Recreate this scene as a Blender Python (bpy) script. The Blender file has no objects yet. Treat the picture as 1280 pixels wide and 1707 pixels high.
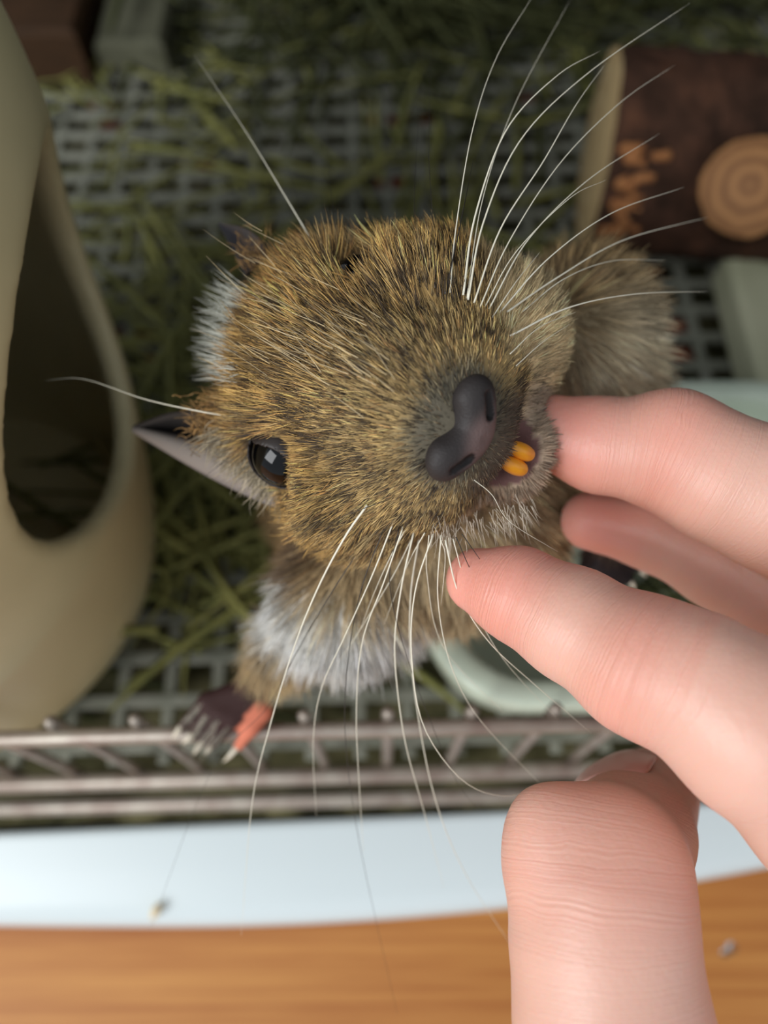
import bpy, math, random
import numpy as np
from mathutils import Vector, Matrix
random.seed(7)
RNG = np.random.default_rng(11)
S = bpy.context.scene
COL = S.collection

# ------------------------------------------------------------------ camera
FPX = 1312.0                       # focal length in pixels of the 1280 x 1707 frame
CAMH = 0.21
TILT = math.radians(26.5)
cam = bpy.data.cameras.new('camera')
cam.sensor_fit = 'HORIZONTAL'; cam.sensor_width = 36.0
cam.lens = 36.0 * FPX / 1280.0
cam.clip_start = 0.002; cam.clip_end = 20
cam.dof.use_dof = True
cam.dof.focus_distance = 0.0945
cam.dof.aperture_fstop = 15.0
camo = bpy.data.objects.new('camera', cam); COL.objects.link(camo)
camo.location = (0, 0, CAMH); camo.rotation_euler = (TILT, 0, 0)
S.camera = camo

# ------------------------------------------------------------------ world, lamps, exposure
w = bpy.data.worlds.new('world'); S.world = w; w.use_nodes = True
bg = w.node_tree.nodes['Background']
bg.inputs[0].default_value = (0.86, 0.93, 1.0, 1); bg.inputs[1].default_value = 0.85

def area(name, loc, target, size, power, color, size_y=None):
    l = bpy.data.lights.new(name, 'AREA'); l.energy = power; l.color = color; l.size = size
    if size_y: l.shape = 'RECTANGLE'; l.size_y = size_y
    o = bpy.data.objects.new(name, l); COL.objects.link(o); o.location = loc
    o.rotation_euler = (Vector(target) - Vector(loc)).to_track_quat('-Z', 'Y').to_euler()
    return o
area('window_light', (-0.72, -0.52, 0.72), (0, 0.05, 0.10), 0.6, 14.5, (0.98, 0.99, 1.0), 0.7)
S.view_settings.view_transform = 'Standard'
S.view_settings.look = 'None'
S.view_settings.exposure = -0.32
S.view_settings.gamma = 1.0
S.view_settings.use_curve_mapping = False
S.cycles.max_bounces = 8
S.cycles.transparent_max_bounces = 8
try:
    S.cycles_curves.shape = 'RIBBONS'
except Exception:
    pass

# ------------------------------------------------------------------ helpers
CT, ST = math.cos(TILT), math.sin(TILT)
CX = np.array([1.0, 0, 0]); CUP = np.array([0, CT, ST]); CBK = np.array([0, -ST, CT])
CAMP = np.array([0, 0, CAMH])

def ray(u, v):
    return (u - 640) / FPX * CX - (v - 853.5) / FPX * CUP - CBK

def PD(u, v, d):                   # the point at depth d along the viewing axis
    return CAMP + ray(u, v) * d

def PZ(u, v, z):                   # the point at height z
    r = ray(u, v)
    return CAMP + r * ((z - CAMH) / r[2])

def proj(p):
    q = np.asarray(p, float) - CAMP
    d = -(q @ CBK)
    return 640 + FPX * (q @ CX) / d, 853.5 - FPX * (q @ CUP) / d, d

def lin(c):
    c = np.asarray(c, float) / 255.0
    return np.where(c <= 0.04045, c / 12.92, ((c + 0.055) / 1.055) ** 2.4)

def rgba(c):
    l = lin(c); return (float(l[0]), float(l[1]), float(l[2]), 1.0)

def mesh_obj(name, verts, faces, mat=None, parent=None, smooth=True):
    me = bpy.data.meshes.new(name)
    me.from_pydata([tuple(map(float, v)) for v in verts], [], [tuple(map(int, f)) for f in faces])
    if smooth: me.polygons.foreach_set('use_smooth', [True] * len(me.polygons))
    me.update()
    if mat: me.materials.append(mat)
    o = bpy.data.objects.new(name, me); COL.objects.link(o)
    if parent: o.parent = parent
    return o

def mesh_np(name, V, Q, mat=None, parent=None):
    me = bpy.data.meshes.new(name)
    n = Q.shape[1]
    me.vertices.add(len(V)); me.vertices.foreach_set('co', V.astype(np.float32).ravel())
    me.loops.add(Q.size); me.loops.foreach_set('vertex_index', Q.astype(np.int32).ravel())
    me.polygons.add(len(Q)); me.polygons.foreach_set('loop_start', np.arange(0, Q.size, n, dtype=np.int32))
    me.polygons.foreach_set('use_smooth', np.ones(len(Q), bool))
    me.update(calc_edges=True); me.validate()
    if mat: me.materials.append(mat)
    o = bpy.data.objects.new(name, me); COL.objects.link(o)
    if parent: o.parent = parent
    return o

def point_attr(o, name, arr):
    arr = np.asarray(arr, np.float32)
    if arr.ndim == 1:
        a = o.data.attributes.new(name, 'FLOAT', 'POINT'); a.data.foreach_set('value', arr)
    else:
        if arr.shape[1] == 3: arr = np.concatenate([arr, np.ones((len(arr), 1), np.float32)], 1)
        a = o.data.attributes.new(name, 'FLOAT_COLOR', 'POINT'); a.data.foreach_set('color', arr.ravel())

def tag(o, label=None, cat=None, group=None, kind=None):
    if label: o['label'] = label
    if cat: o['category'] = cat
    if group: o['group'] = group
    if kind: o['kind'] = kind
    return o

def empty(name, loc=(0, 0, 0), rz=0):
    o = bpy.data.objects.new(name, None); COL.objects.link(o)
    o.location = loc; o.rotation_euler = (0, 0, rz); o.empty_display_size = 0.01
    return o

def frames(P):
    P = np.asarray(P, float); n = len(P)
    T = np.gradient(P, axis=0); T /= np.linalg.norm(T, axis=1)[:, None] + 1e-12
    a = np.array([0, 0, 1.0]) if abs(T[0, 2]) < 0.9 else np.array([1.0, 0, 0])
    N = np.zeros_like(P); x = a - T[0] * (a @ T[0]); N[0] = x / np.linalg.norm(x)
    for i in range(1, n):
        x = N[i - 1] - T[i] * (N[i - 1] @ T[i]); N[i] = x / (np.linalg.norm(x) + 1e-12)
    return T, N, np.cross(T, N)

def tube_geo(P, R, k=8, caps=True):
    P = np.asarray(P, float); R = np.broadcast_to(np.asarray(R, float), (len(P),))
    T, N, B = frames(P)
    a = np.arange(k) * 2 * np.pi / k
    V = (P[:, None] + R[:, None, None] * (np.cos(a)[None, :, None] * N[:, None] + np.sin(a)[None, :, None] * B[:, None])).reshape(-1, 3)
    F = []
    for i in range(len(P) - 1):
        for j in range(k):
            j2 = (j + 1) % k
            F.append((i * k + j, i * k + j2, (i + 1) * k + j2, (i + 1) * k + j))
    if caps:
        F.append(tuple(range(k))[::-1]); F.append(tuple((len(P) - 1) * k + j for j in range(k)))
    return V, F

def tube(name, P, R, mat, parent=None, k=8):
    V, F = tube_geo(P, R, k)
    return mesh_obj(name, V, F, mat, parent)

def spline(pts, n):                # Catmull-Rom through the points
    P = np.asarray(pts, float); P = np.vstack([2 * P[0] - P[1], P, 2 * P[-1] - P[-2]])
    m = len(P) - 3; out = []
    for t in np.linspace(0, m - 1e-9, n):
        i = int(t); f = t - i
        p0, p1, p2, p3 = P[i:i + 4]
        out.append(0.5 * (2 * p1 + (p2 - p0) * f + (2 * p0 - 5 * p1 + 4 * p2 - p3) * f * f + (3 * p1 - p0 - 3 * p2 + p3) * f ** 3))
    return np.array(out)

class Join:                        # several shapes gathered into one mesh
    def __init__(s): s.v = []; s.f = []; s.n = 0
    def add(s, V, F):
        s.v.append(np.asarray(V)); s.f += [tuple(i + s.n for i in f) for f in F]; s.n += len(V)
    def build(s, name, mat, parent=None, smooth=True):
        return mesh_obj(name, np.concatenate(s.v), s.f, mat, parent, smooth)

# signed distance pieces (millimetres)
def smin(a, b, k):
    h = np.clip(0.5 + 0.5 * (b - a) / k, 0, 1)
    return b * (1 - h) + a * h - k * h * (1 - h)
def smax(a, b, k): return -smin(-a, -b, k)
def sph(p, c, r): return np.linalg.norm(p - np.asarray(c), axis=1) - r
def ell(p, c, r):
    q = p - np.asarray(c); r = np.asarray(r, float)
    k0 = np.linalg.norm(q / r, axis=1); k1 = np.linalg.norm(q / (r * r), axis=1) + 1e-9
    return k0 * (k0 - 1) / k1
def cone(p, a, b, ra, rb):
    a = np.asarray(a, float); b = np.asarray(b, float); ab = b - a
    t = np.clip((p - a) @ ab / (ab @ ab), 0, 1)
    return np.linalg.norm(p - a - t[:, None] * ab, axis=1) - (ra + (rb - ra) * t)

def nets(f, lo, hi, h, B=8):       # naive surface nets, evaluated only near the surface
    lo = np.asarray(lo, float); hi = np.asarray(hi, float)
    nb = np.ceil((hi - lo) / (h * B)).astype(int); n = nb * B
    G = np.empty(n, np.float32)
    bi = np.stack(np.meshgrid(*[np.arange(k) for k in nb], indexing='ij'), -1).reshape(-1, 3)
    cen = lo + (bi + 0.5) * B * h - 0.5 * h
    fc = f(cen)
    near = np.abs(fc) < h * B * 1.5
    Gb = np.repeat(fc[:, None].astype(np.float32), B ** 3, 1)
    loc = np.stack(np.meshgrid(*[np.arange(B)] * 3, indexing='ij'), -1).reshape(-1, 3)
    idx = np.where(near)[0]
    for c in range(0, len(idx), 400):
        ii = idx[c:c + 400]
        pts = lo + (bi[ii][:, None] * B + loc[None]) * h
        Gb[ii] = f(pts.reshape(-1, 3)).reshape(len(ii), -1)
    G = Gb.reshape(nb[0], nb[1], nb[2], B, B, B).transpose(0, 3, 1, 4, 2, 5).reshape(n)
    I = G < 0
    cs = np.zeros(n - 1, np.int8)
    for dx in (0, 1):
        for dy in (0, 1):
            for dz in (0, 1):
                cs += I[dx:n[0] - 1 + dx, dy:n[1] - 1 + dy, dz:n[2] - 1 + dz]
    act = np.argwhere((cs > 0) & (cs < 8))
    acc = np.zeros((len(act), 3)); cnt = np.zeros(len(act))
    corners = [np.array(c) for c in ((0,0,0),(1,0,0),(0,1,0),(1,1,0),(0,0,1),(1,0,1),(0,1,1),(1,1,1))]
    for a in range(8):
        for b in range(a + 1, 8):
            d = corners[b] - corners[a]
            if np.abs(d).sum() != 1: continue
            A = act + corners[a]; Bc = act + corners[b]
            va = G[A[:, 0], A[:, 1], A[:, 2]]; vb = G[Bc[:, 0], Bc[:, 1], Bc[:, 2]]
            m = (va < 0) != (vb < 0)
            t = np.where(m, va / np.where(m, va - vb, 1), 0)
            acc += np.where(m[:, None], corners[a] + t[:, None] * d, 0); cnt += m
    V = lo + (act + acc / cnt[:, None]) * h
    ID = -np.ones(n - 1, np.int64); ID[act[:, 0], act[:, 1], act[:, 2]] = np.arange(len(act))
    Q = []
    for ax in range(3):
        e = np.eye(3, dtype=int)[ax]; o1 = np.eye(3, dtype=int)[(ax + 1) % 3]; o2 = np.eye(3, dtype=int)[(ax + 2) % 3]
        sl0 = [slice(1, n[k] - 1) for k in range(3)]; sl1 = list(sl0)
        sl0[ax] = slice(0, n[ax] - 1); sl1[ax] = slice(1, n[ax])
        x0 = I[tuple(sl0)]; x1 = I[tuple(sl1)]
        w_ = np.argwhere(x0 != x1)
        off = np.ones(3, int); off[ax] = 0
        w_ = w_ + off
        flip = ~I[w_[:, 0], w_[:, 1], w_[:, 2]]
        q = np.stack([ID[tuple((w_ - k).T)] for k in (0 * o1, o1, o1 + o2, o2)], 1)
        q[flip] = q[flip][:, ::-1]
        Q.append(q)
    Q = np.concatenate(Q); Q = Q[(Q >= 0).all(1)]
    return V, Q

def vnormals(V, Q):
    d1 = V[Q[:, 2]] - V[Q[:, 0]]; d2 = V[Q[:, 3]] - V[Q[:, 1]]
    fn = np.cross(d1, d2); N = np.zeros_like(V)
    for k in range(4): np.add.at(N, Q[:, k], fn)
    return N / (np.linalg.norm(N, axis=1)[:, None] + 1e-12)

# ------------------------------------------------------------------ materials
def mat(name):
    m = bpy.data.materials.new(name); m.use_nodes = True
    nt = m.node_tree; b = nt.nodes['Principled BSDF']
    return m, nt, b
def node(nt, typ, **kw):
    n = nt.nodes.new(typ)
    for k, v in kw.items(): setattr(n, k, v)
    return n
def simple(name, c, rough=0.5, spec=0.5, metal=0.0, noise=0.0, scale=200, c2=None, bump=0.0, bscale=None, stretch=(1, 1, 1)):
    m, nt, b = mat(name)
    b.inputs['Base Color'].default_value = rgba(c); b.inputs['Roughness'].default_value = rough
    b.inputs['Specular IOR Level'].default_value = spec; b.inputs['Metallic'].default_value = metal
    if c2 is not None or bump:
        tc = node(nt, 'ShaderNodeTexCoord'); mp = node(nt, 'ShaderNodeMapping'); mp.inputs['Scale'].default_value = stretch
        nt.links.new(tc.outputs['Object'], mp.inputs[0])
        nz = node(nt, 'ShaderNodeTexNoise'); nz.inputs['Scale'].default_value = scale; nz.inputs['Detail'].default_value = 5
        nt.links.new(mp.outputs[0], nz.inputs['Vector'])
        if c2 is not None:
            r = node(nt, 'ShaderNodeValToRGB'); r.color_ramp.elements[0].color = rgba(c); r.color_ramp.elements[1].color = rgba(c2)
            r.color_ramp.elements[0].position = 0.35; r.color_ramp.elements[1].position = 0.65
            nt.links.new(nz.outputs[0], r.inputs[0]); nt.links.new(r.outputs[0], b.inputs['Base Color'])
        if bump:
            n2 = nz
            if bscale:
                n2 = node(nt, 'ShaderNodeTexNoise'); n2.inputs['Scale'].default_value = bscale; n2.inputs['Detail'].default_value = 4
                nt.links.new(mp.outputs[0], n2.inputs['Vector'])
            bp = node(nt, 'ShaderNodeBump'); bp.inputs['Strength'].default_value = bump; bp.inputs['Distance'].default_value = 0.001
            nt.links.new(n2.outputs[0], bp.inputs['Height']); nt.links.new(bp.outputs[0], b.inputs['Normal'])
    return m

M_plastic = simple('white_plastic', (208, 219, 221), 0.35, 0.5)
M_metal = simple('wire_metal', (166, 158, 146), 0.4, 0.5, 0.35, c2=(136, 120, 110), scale=120)
M_grid = simple('grey_grid_plastic', (138, 138, 126), 0.6, 0.3, c2=(112, 114, 100), scale=90)
M_ceramic = simple('beige_ceramic', (216, 204, 160), 0.42, 0.5, c2=(206, 194, 150), scale=30)
M_dish = simple('celadon_glaze', (222, 234, 216), 0.22, 0.5, c2=(214, 228, 208), scale=25)
M_tile = simple('pale_tile', (184, 184, 156), 0.5, 0.4, c2=(172, 174, 144), scale=40)
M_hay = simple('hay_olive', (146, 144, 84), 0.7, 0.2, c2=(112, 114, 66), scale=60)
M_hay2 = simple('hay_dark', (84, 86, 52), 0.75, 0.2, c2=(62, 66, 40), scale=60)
M_litter = simple('litter', (122, 116, 84), 0.9, 0.1, c2=(82, 80, 54), scale=80)
M_crumb = simple('red_crumb', (120, 42, 22), 0.7, 0.3, c2=(150, 66, 30), scale=300)
M_shade_panel = simple('shade_panel', (70, 62, 50), 0.8, 0.2, c2=(56, 50, 42), scale=30)  # for the unseen panels added to darken the cage
M_husk = simple('husk', (226, 206, 166), 0.7, 0.3)

def wood_mat():
    m, nt, b = mat('orange_pine')
    tc = node(nt, 'ShaderNodeTexCoord'); mp = node(nt, 'ShaderNodeMapping'); mp.inputs['Scale'].default_value = (2.5, 120, 30)
    nt.links.new(tc.outputs['Object'], mp.inputs[0])
    n1 = node(nt, 'ShaderNodeTexNoise'); n1.inputs['Scale'].default_value = 2.4; n1.inputs['Detail'].default_value = 3; n1.inputs['Distortion'].default_value = 0.4
    nt.links.new(mp.outputs[0], n1.inputs['Vector'])
    mp2 = node(nt, 'ShaderNodeMapping'); mp2.inputs['Scale'].default_value = (25, 500, 200)
    nt.links.new(tc.outputs['Object'], mp2.inputs[0])
    n2 = node(nt, 'ShaderNodeTexNoise'); n2.inputs['Scale'].default_value = 1.5; n2.inputs['Detail'].default_value = 4
    nt.links.new(mp2.outputs[0], n2.inputs['Vector'])
    r = node(nt, 'ShaderNodeValToRGB'); e = r.color_ramp.elements
    e[0].position = 0.3; e[0].color = rgba((156, 88, 34)); e[1].position = 0.66; e[1].color = rgba((194, 134, 68))
    mx = node(nt, 'ShaderNodeMath', operation='MULTIPLY_ADD'); mx.inputs[1].default_value = 0.28; 
    nt.links.new(n2.outputs[0], mx.inputs[0])
    s_ = node(nt, 'ShaderNodeMath', operation='MULTIPLY'); s_.inputs[1].default_value = 0.75
    nt.links.new(n1.outputs[0], s_.inputs[0]); nt.links.new(s_.outputs[0], mx.inputs[2])
    nt.links.new(mx.outputs[0], r.inputs[0]); nt.links.new(r.outputs[0], b.inputs['Base Color'])
    b.inputs['Roughness'].default_value = 0.45
    return m
M_wood = wood_mat()

def attr_mat(name, rough, spec, sss=0.0, bump=0.0, bscale=2500):
    m, nt, b = mat(name)
    a = node(nt, 'ShaderNodeAttribute', attribute_name='col')
    nt.links.new(a.outputs['Color'], b.inputs['Base Color'])
    b.inputs['Roughness'].default_value = rough; b.inputs['Specular IOR Level'].default_value = spec
    if sss:
        b.inputs['Subsurface Weight'].default_value = sss
        b.inputs['Subsurface Radius'].default_value = (1.0, 0.35, 0.2); b.inputs['Subsurface Scale'].default_value = 0.002
    if bump:
        tc = node(nt, 'ShaderNodeTexCoord'); nz = node(nt, 'ShaderNodeTexNoise'); nz.inputs['Scale'].default_value = bscale
        nt.links.new(tc.outputs['Object'], nz.inputs['Vector'])
        bp = node(nt, 'ShaderNodeBump'); bp.inputs['Strength'].default_value = bump; bp.inputs['Distance'].default_value = 0.0002
        nt.links.new(nz.outputs[0], bp.inputs['Height']); nt.links.new(bp.outputs[0], b.inputs['Normal'])
    return m
M_degu = attr_mat('degu_skin', 0.7, 0.2, 0.0, 0.3)
M_fur = attr_mat('degu_fur', 0.5, 0.35)
M_eye = simple('eye_black', (3, 3, 4), 0.04, 0.32)
M_tooth = simple('tooth_orange', (238, 160, 40), 0.3, 0.5, c2=(226, 140, 44), scale=500)
M_whisker_w = simple('whisker_white', (226, 220, 200), 0.35, 0.5)
M_whisker_b = simple('whisker_black', (40, 36, 34), 0.35, 0.5)
M_claw = simple('claw_horn', (214, 204, 184), 0.3, 0.5)
M_nail = simple('finger_nail', (226, 180, 172), 0.25, 0.5)

# ================================================================== SETTING
FLOOR_Z = -0.052
fl = empty('floor', (0, 0, FLOOR_Z)); tag(fl, 'orange pine floor of wide planks under the white tray', None, None, 'structure')
def box_geo(x0, x1, y0, y1, z0, z1, bev=0.0006):
    b = bev
    V = []; 
    for z, i in ((z0, 0), (z1 - b, 0), (z1, b)):
        V += [(x0 + i, y0 + i, z), (x1 - i, y0 + i, z), (x1 - i, y1 - i, z), (x0 + i, y1 - i, z)]
    F = [(3, 2, 1, 0), (8, 9, 10, 11)]
    for r in (0, 4):
        for j in range(4):
            F.append((r + j, r + (j + 1) % 4, r + 4 + (j + 1) % 4, r + 4 + j))
    return V, F
y = -0.37
for k in range(9):
    V, F = box_geo(-0.6, 0.6, y, y + 0.1095, -0.012, 0.0)
    mesh_obj('plank', V, F, M_wood, fl, False); y += 0.11

# ================================================================== TRAY
def tray():
    X = np.linspace(-0.26, 0.26, 105)
    yo = -0.0058 + 0.52 * np.maximum(X + 0.06, 0) ** 2 + 0.12 * np.minimum(X + 0.06, 0) ** 2
    yi = 0.0186 + 0.036 * (X + 0.105)
    back = 0.47; H = 0.26
    def loop(front, inset):
        xs = X * (H - inset) / H
        fr = [(a, b) for a, b in zip(xs, front)]
        rt = [(H - inset, t) for t in np.linspace(front[-1], back - inset, 14)[1:]]
        bk = [(t, back - inset) for t in np.linspace(H - inset, -H + inset, 30)[1:]]
        lf = [(-H + inset, t) for t in np.linspace(back - inset, front[0], 14)[1:-1]]
        return fr + rt + bk + lf
    def mix(t): return yo * (1 - t) + yi * t
    rings = [(0.02, 0.0, -0.0515), (0.0, 0.0, -0.040), (0.02, 0.0006, -0.0355), (0.08, 0.002, -0.0325), (0.25, 0.006, -0.0305), (0.6, 0.014, -0.0285),
             (0.9, 0.020, -0.0265), (0.97, 0.0215, -0.0262), (1.0, 0.022, -0.0275), (1.04, 0.023, -0.046)]
    V = []; F = []
    for t, ins, z in rings:
        L = loop(mix(t), ins); n = len(L); V += [(a, b, z) for a, b in L]
    for r in range(len(rings) - 1):
        for j in range(n):
            F.append((r * n + j, r * n + (j + 1) % n, (r + 1) * n + (j + 1) % n, (r + 1) * n + j))
    F.append(tuple((len(rings) - 1) * n + j for j in range(n)))
    F.append(tuple(range(n))[::-1])
    o = mesh_obj('tray', V, F, M_plastic)
    return tag(o, 'wide white plastic tray with a bowed rim on the wooden floor under the cage', 'tray')
tray()

# ================================================================== CAGE
CR = math.radians(1.5)
cage = empty('wire_cage', (0, 0.0302, 0), CR)
tag(cage, 'wire cage whose low front has grey rails and short uprights behind the white tray', 'cage')
def seg(a, b, n=2): return np.linspace(np.array(a, float), np.array(b, float), n)
tube('rail', seg((-0.26, 0, 0.056), (0.26, 0, 0.056), 3), 0.00165, M_metal, cage, 12)
tube('rail', seg((-0.26, 0, -0.003), (0.26, 0, -0.003), 3), 0.0022, M_metal, cage, 12)
tube('rail', seg((-0.26, -0.004, -0.0185), (0.26, -0.004, -0.0185), 3), 0.0021, M_metal, cage, 12)
up = None
for k in range(-14, 15):
    x = 0.0009 + 0.0161 * k
    zz = np.array([-0.018, 0.03, 0.0578, 0.0586, 0.0591]); rr = np.array([1.25, 1.25, 1.35, 1.1, 0.4]) * 1e-3
    if up is None:
        up = tube('upright', np.stack([np.zeros(5), np.zeros(5), zz], 1), rr, M_metal, cage, 10); up.location = (x, 0.0026, 0)
    else:
        c = up.copy(); COL.objects.link(c); c.parent = cage; c.location = (x, 0.0026, 0)
for nm, b in (('roof_shade', (-0.26, 0.26, 0.11, 0.44, 0.335, 0.345)), ('back_shade', (-0.26, 0.26, 0.43, 0.436, -0.02, 0.335)),  # unseen solid panels, added to the wire cage to shade its interior
              ('side_shade', (0.26, 0.266, 0.0, 0.436, -0.02, 0.335))):
    V, F = box_geo(*b); mesh_obj(nm, V, F, M_shade_panel, cage, False)

grid = empty('floor_grid', (0, 0.0302, 0), CR)
tag(grid, 'grey square-mesh floor grid of flat bars under the hay', 'floor grid')
def bar_geo(L, wd, th):
    V, F = box_geo(0, L, -wd / 2, wd / 2, -th, 0, 0.0004); return V, F
first = None
for k in range(33):
    V, F = bar_geo(0.5, 0.0034, 0.0026)
    if first is None: first = mesh_obj('bar', V, F, M_grid, grid, False); b = first
    else: b = first.copy(); COL.objects.link(b); b.parent = grid
    b.location = (-0.25, 0.0085 + 0.0118 * k, -0.0005)
first = None
for k in range(37):
    if first is None:
        V, F = bar_geo(0.39, 0.0032, 0.0024); first = mesh_obj('bar', V, F, M_grid, grid, False); b = first
    else: b = first.copy(); COL.objects.link(b); b.parent = grid
    b.location = (-0.2235 + 0.0128 * k, 0.004, -0.0012); b.rotation_euler = (0, 0, math.pi / 2)

# ================================================================== LITTER, HAY, CRUMBS
def litter():
    n = 120; xs = np.linspace(-0.225, 0.225, n); ys = np.linspace(0.016, 0.435, n)
    Xg, Yg = np.meshgrid(xs, ys, indexing='ij')
    Yg = np.maximum(Yg, 0.0186 + 0.036 * (Xg + 0.105) + 0.0009)
    Z = -0.0352 + 0.004 * np.sin(Xg * 90 + 3 * np.sin(Yg * 60)) * np.sin(Yg * 110) + RNG.normal(0, 0.0012, Xg.shape)
    Z = Z + 0.006 * np.exp(-((Yg - 0.02) / 0.02) ** 2)
    V = np.stack([Xg, Yg, Z], -1).reshape(-1, 3)
    i = np.arange(n * n).reshape(n, n)
    Q = np.stack([i[:-1, :-1], i[1:, :-1], i[1:, 1:], i[:-1, 1:]], -1).reshape(-1, 4)
    o = mesh_np('litter', V, Q, M_litter)
    return tag(o, 'dark brown litter lying in the tray under the floor grid', 'litter', None, 'stuff')
litter()

def blade(p, az, L, wd, el, bend, droll=0.3):
    n = 6; t = np.linspace(0, 1, n)
    d = np.array([math.cos(az), math.sin(az), 0]); sd = np.array([-d[1], d[0], 0])
    P = p + t[:, None] * L * d + (bend * L * t * t)[:, None] * sd
    P[:, 2] += L * (el * t - abs(el) * 0.6 * t * t)
    wv = wd * np.array([0.8, 1, 1, 0.9, 0.7, 0.25])
    up = np.array([0, 0, 1.0]) * droll
    A = P - wv[:, None] * 0.5 * sd; B = P + wv[:, None] * 0.5 * sd
    C = P + wv[:, None] * 0.28 * np.array([0, 0, 1.0])
    V = np.stack([A, C, B], 1).reshape(-1, 3); F = []
    for i in range(n - 1):
        for j in range(2):
            F.append((i * 3 + j, i * 3 + j + 1, (i + 1) * 3 + j + 1, (i + 1) * 3 + j))
        F.append((i * 3 + 2, i * 3, (i + 1) * 3, (i + 1) * 3 + 2))
    return V, F

def hay(name, n, region, m, label, z=(-0.001, 0.006), wd=(0.0012, 0.0032), Lr=(0.02, 0.06)):
    J = Join(); c = 0
    while c < n:
        p = region()
        if p is None: continue
        az_, L_ = random.uniform(0, 6.28), random.uniform(*Lr)
        if p[1] + math.sin(az_) * L_ < 0.046 or p[1] + math.sin(az_) * L_ > 0.425: continue
        V, F = blade(np.array([p[0], p[1], random.uniform(*z) + (p[2] if len(p) > 2 else 0)]), az_, L_, random.uniform(*wd), random.uniform(-0.02, 0.12), random.uniform(-0.25, 0.25))
        J.add(V, F); c += 1
    o = J.build(name, m); return tag(o, label, 'hay', None, 'stuff')

def free(x, y):                    # not inside the house, the dish, the tile or the log
    if (x + 0.12) ** 2 + (y - 0.085) ** 2 < 0.062 ** 2: return False
    if 0.0 < x < 0.13 and 0.035 < y < 0.14: return False
    if x > 0.06 and 0.12 < y < 0.27: return False
    return 0.04 < y < 0.41
def reg_all():
    x, y_ = random.uniform(-0.19, 0.19), random.uniform(0.045, 0.40)
    return (x, y_) if free(x, y_) else None
def reg_left():
    x, y_ = random.gauss(-0.05, 0.012), random.uniform(0.06, 0.17)
    return (x, y_) if free(x, y_) else None
def reg_back():
    x = random.gauss(0.03, 0.07); y_ = random.gauss(0.37, 0.035)
    if not free(x, y_): return None
    return (x, y_, random.uniform(0, 0.03) * max(0, 1 - ((y_ - 0.38) / 0.06) ** 2))
def reg_under():
    return (random.uniform(-0.2, 0.2), random.uniform(0.04, 0.42))
hay('hay', 420, reg_all, M_hay, 'loose olive hay strewn over the floor grid')
hay('hay_tuft', 150, reg_left, M_hay, 'olive hay tuft between the beige house and the degu', Lr=(0.03, 0.08), z=(0.0, 0.02))
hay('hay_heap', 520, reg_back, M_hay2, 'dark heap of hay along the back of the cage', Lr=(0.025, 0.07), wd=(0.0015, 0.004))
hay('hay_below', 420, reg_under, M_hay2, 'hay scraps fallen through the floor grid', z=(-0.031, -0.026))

def crumbs():
    base = None
    spots = [(1118, 545, 'dark red food bit in the mesh right of the degu, upper of two'), (1118, 592, 'dark red food bit in the mesh right of the degu, lower of two'),
             (262, 575, 'rust red food bit between the beige house and the white nape'), (212, 560, 'dark red food bit touching the entrance rim of the beige house'),
             (175, 170, 'orange brown food bit beside the upper edge of the beige house'), (180, 205, 'largest orange food bit beside the upper edge of the beige house'),
             (165, 110, 'dark brown food bit just in front of the brown wood block'), (335, 275, 'small red food bit under the hay left of the lone brow whisker'),
             (430, 375, 'red food bit just above the far ear'), (640, 200, 'dark red food bit under the grid behind the crown, left of two'),
             (700, 190, 'dark red food bit under the grid behind the crown, right of two'), (650, 300, 'orange brown food bit close behind the cheek hump'),
             (880, 160, 'brown red food bit between the long whiskers and the log'), (1080, 440, 'brown food bit at the foot of the log by the whisker tips')]
    for u, v, lab in spots:
        p = PZ(u, v, -0.02) if v < 500 else PZ(u, v, -0.012)
        V, F = None, None
        if base is None:
            import bmesh
            bm = bmesh.new(); bmesh.ops.create_icosphere(bm, subdivisions=2, radius=0.0075)
            for vv in bm.verts:
                vv.co *= 1 + 0.18 * math.sin(vv.co.x * 900) * math.cos(vv.co.y * 700 + vv.co.z * 800)
                vv.co.z *= 0.6
            me = bpy.data.meshes.new('food_bit'); bm.to_mesh(me); bm.free()
            me.polygons.foreach_set('use_smooth', [True] * len(me.polygons)); me.materials.append(M_crumb)
            base = bpy.data.objects.new('food_bit', me); o = base
        else: o = base.copy()
        COL.objects.link(o); o.location = p; o.rotation_euler = (0, 0, random.uniform(0, 6)); s_ = random.uniform(0.7, 1.15); o.scale = (s_, s_, s_)
        tag(o, lab, 'food bit', 'food bits below the floor grid')
crumbs()

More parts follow.
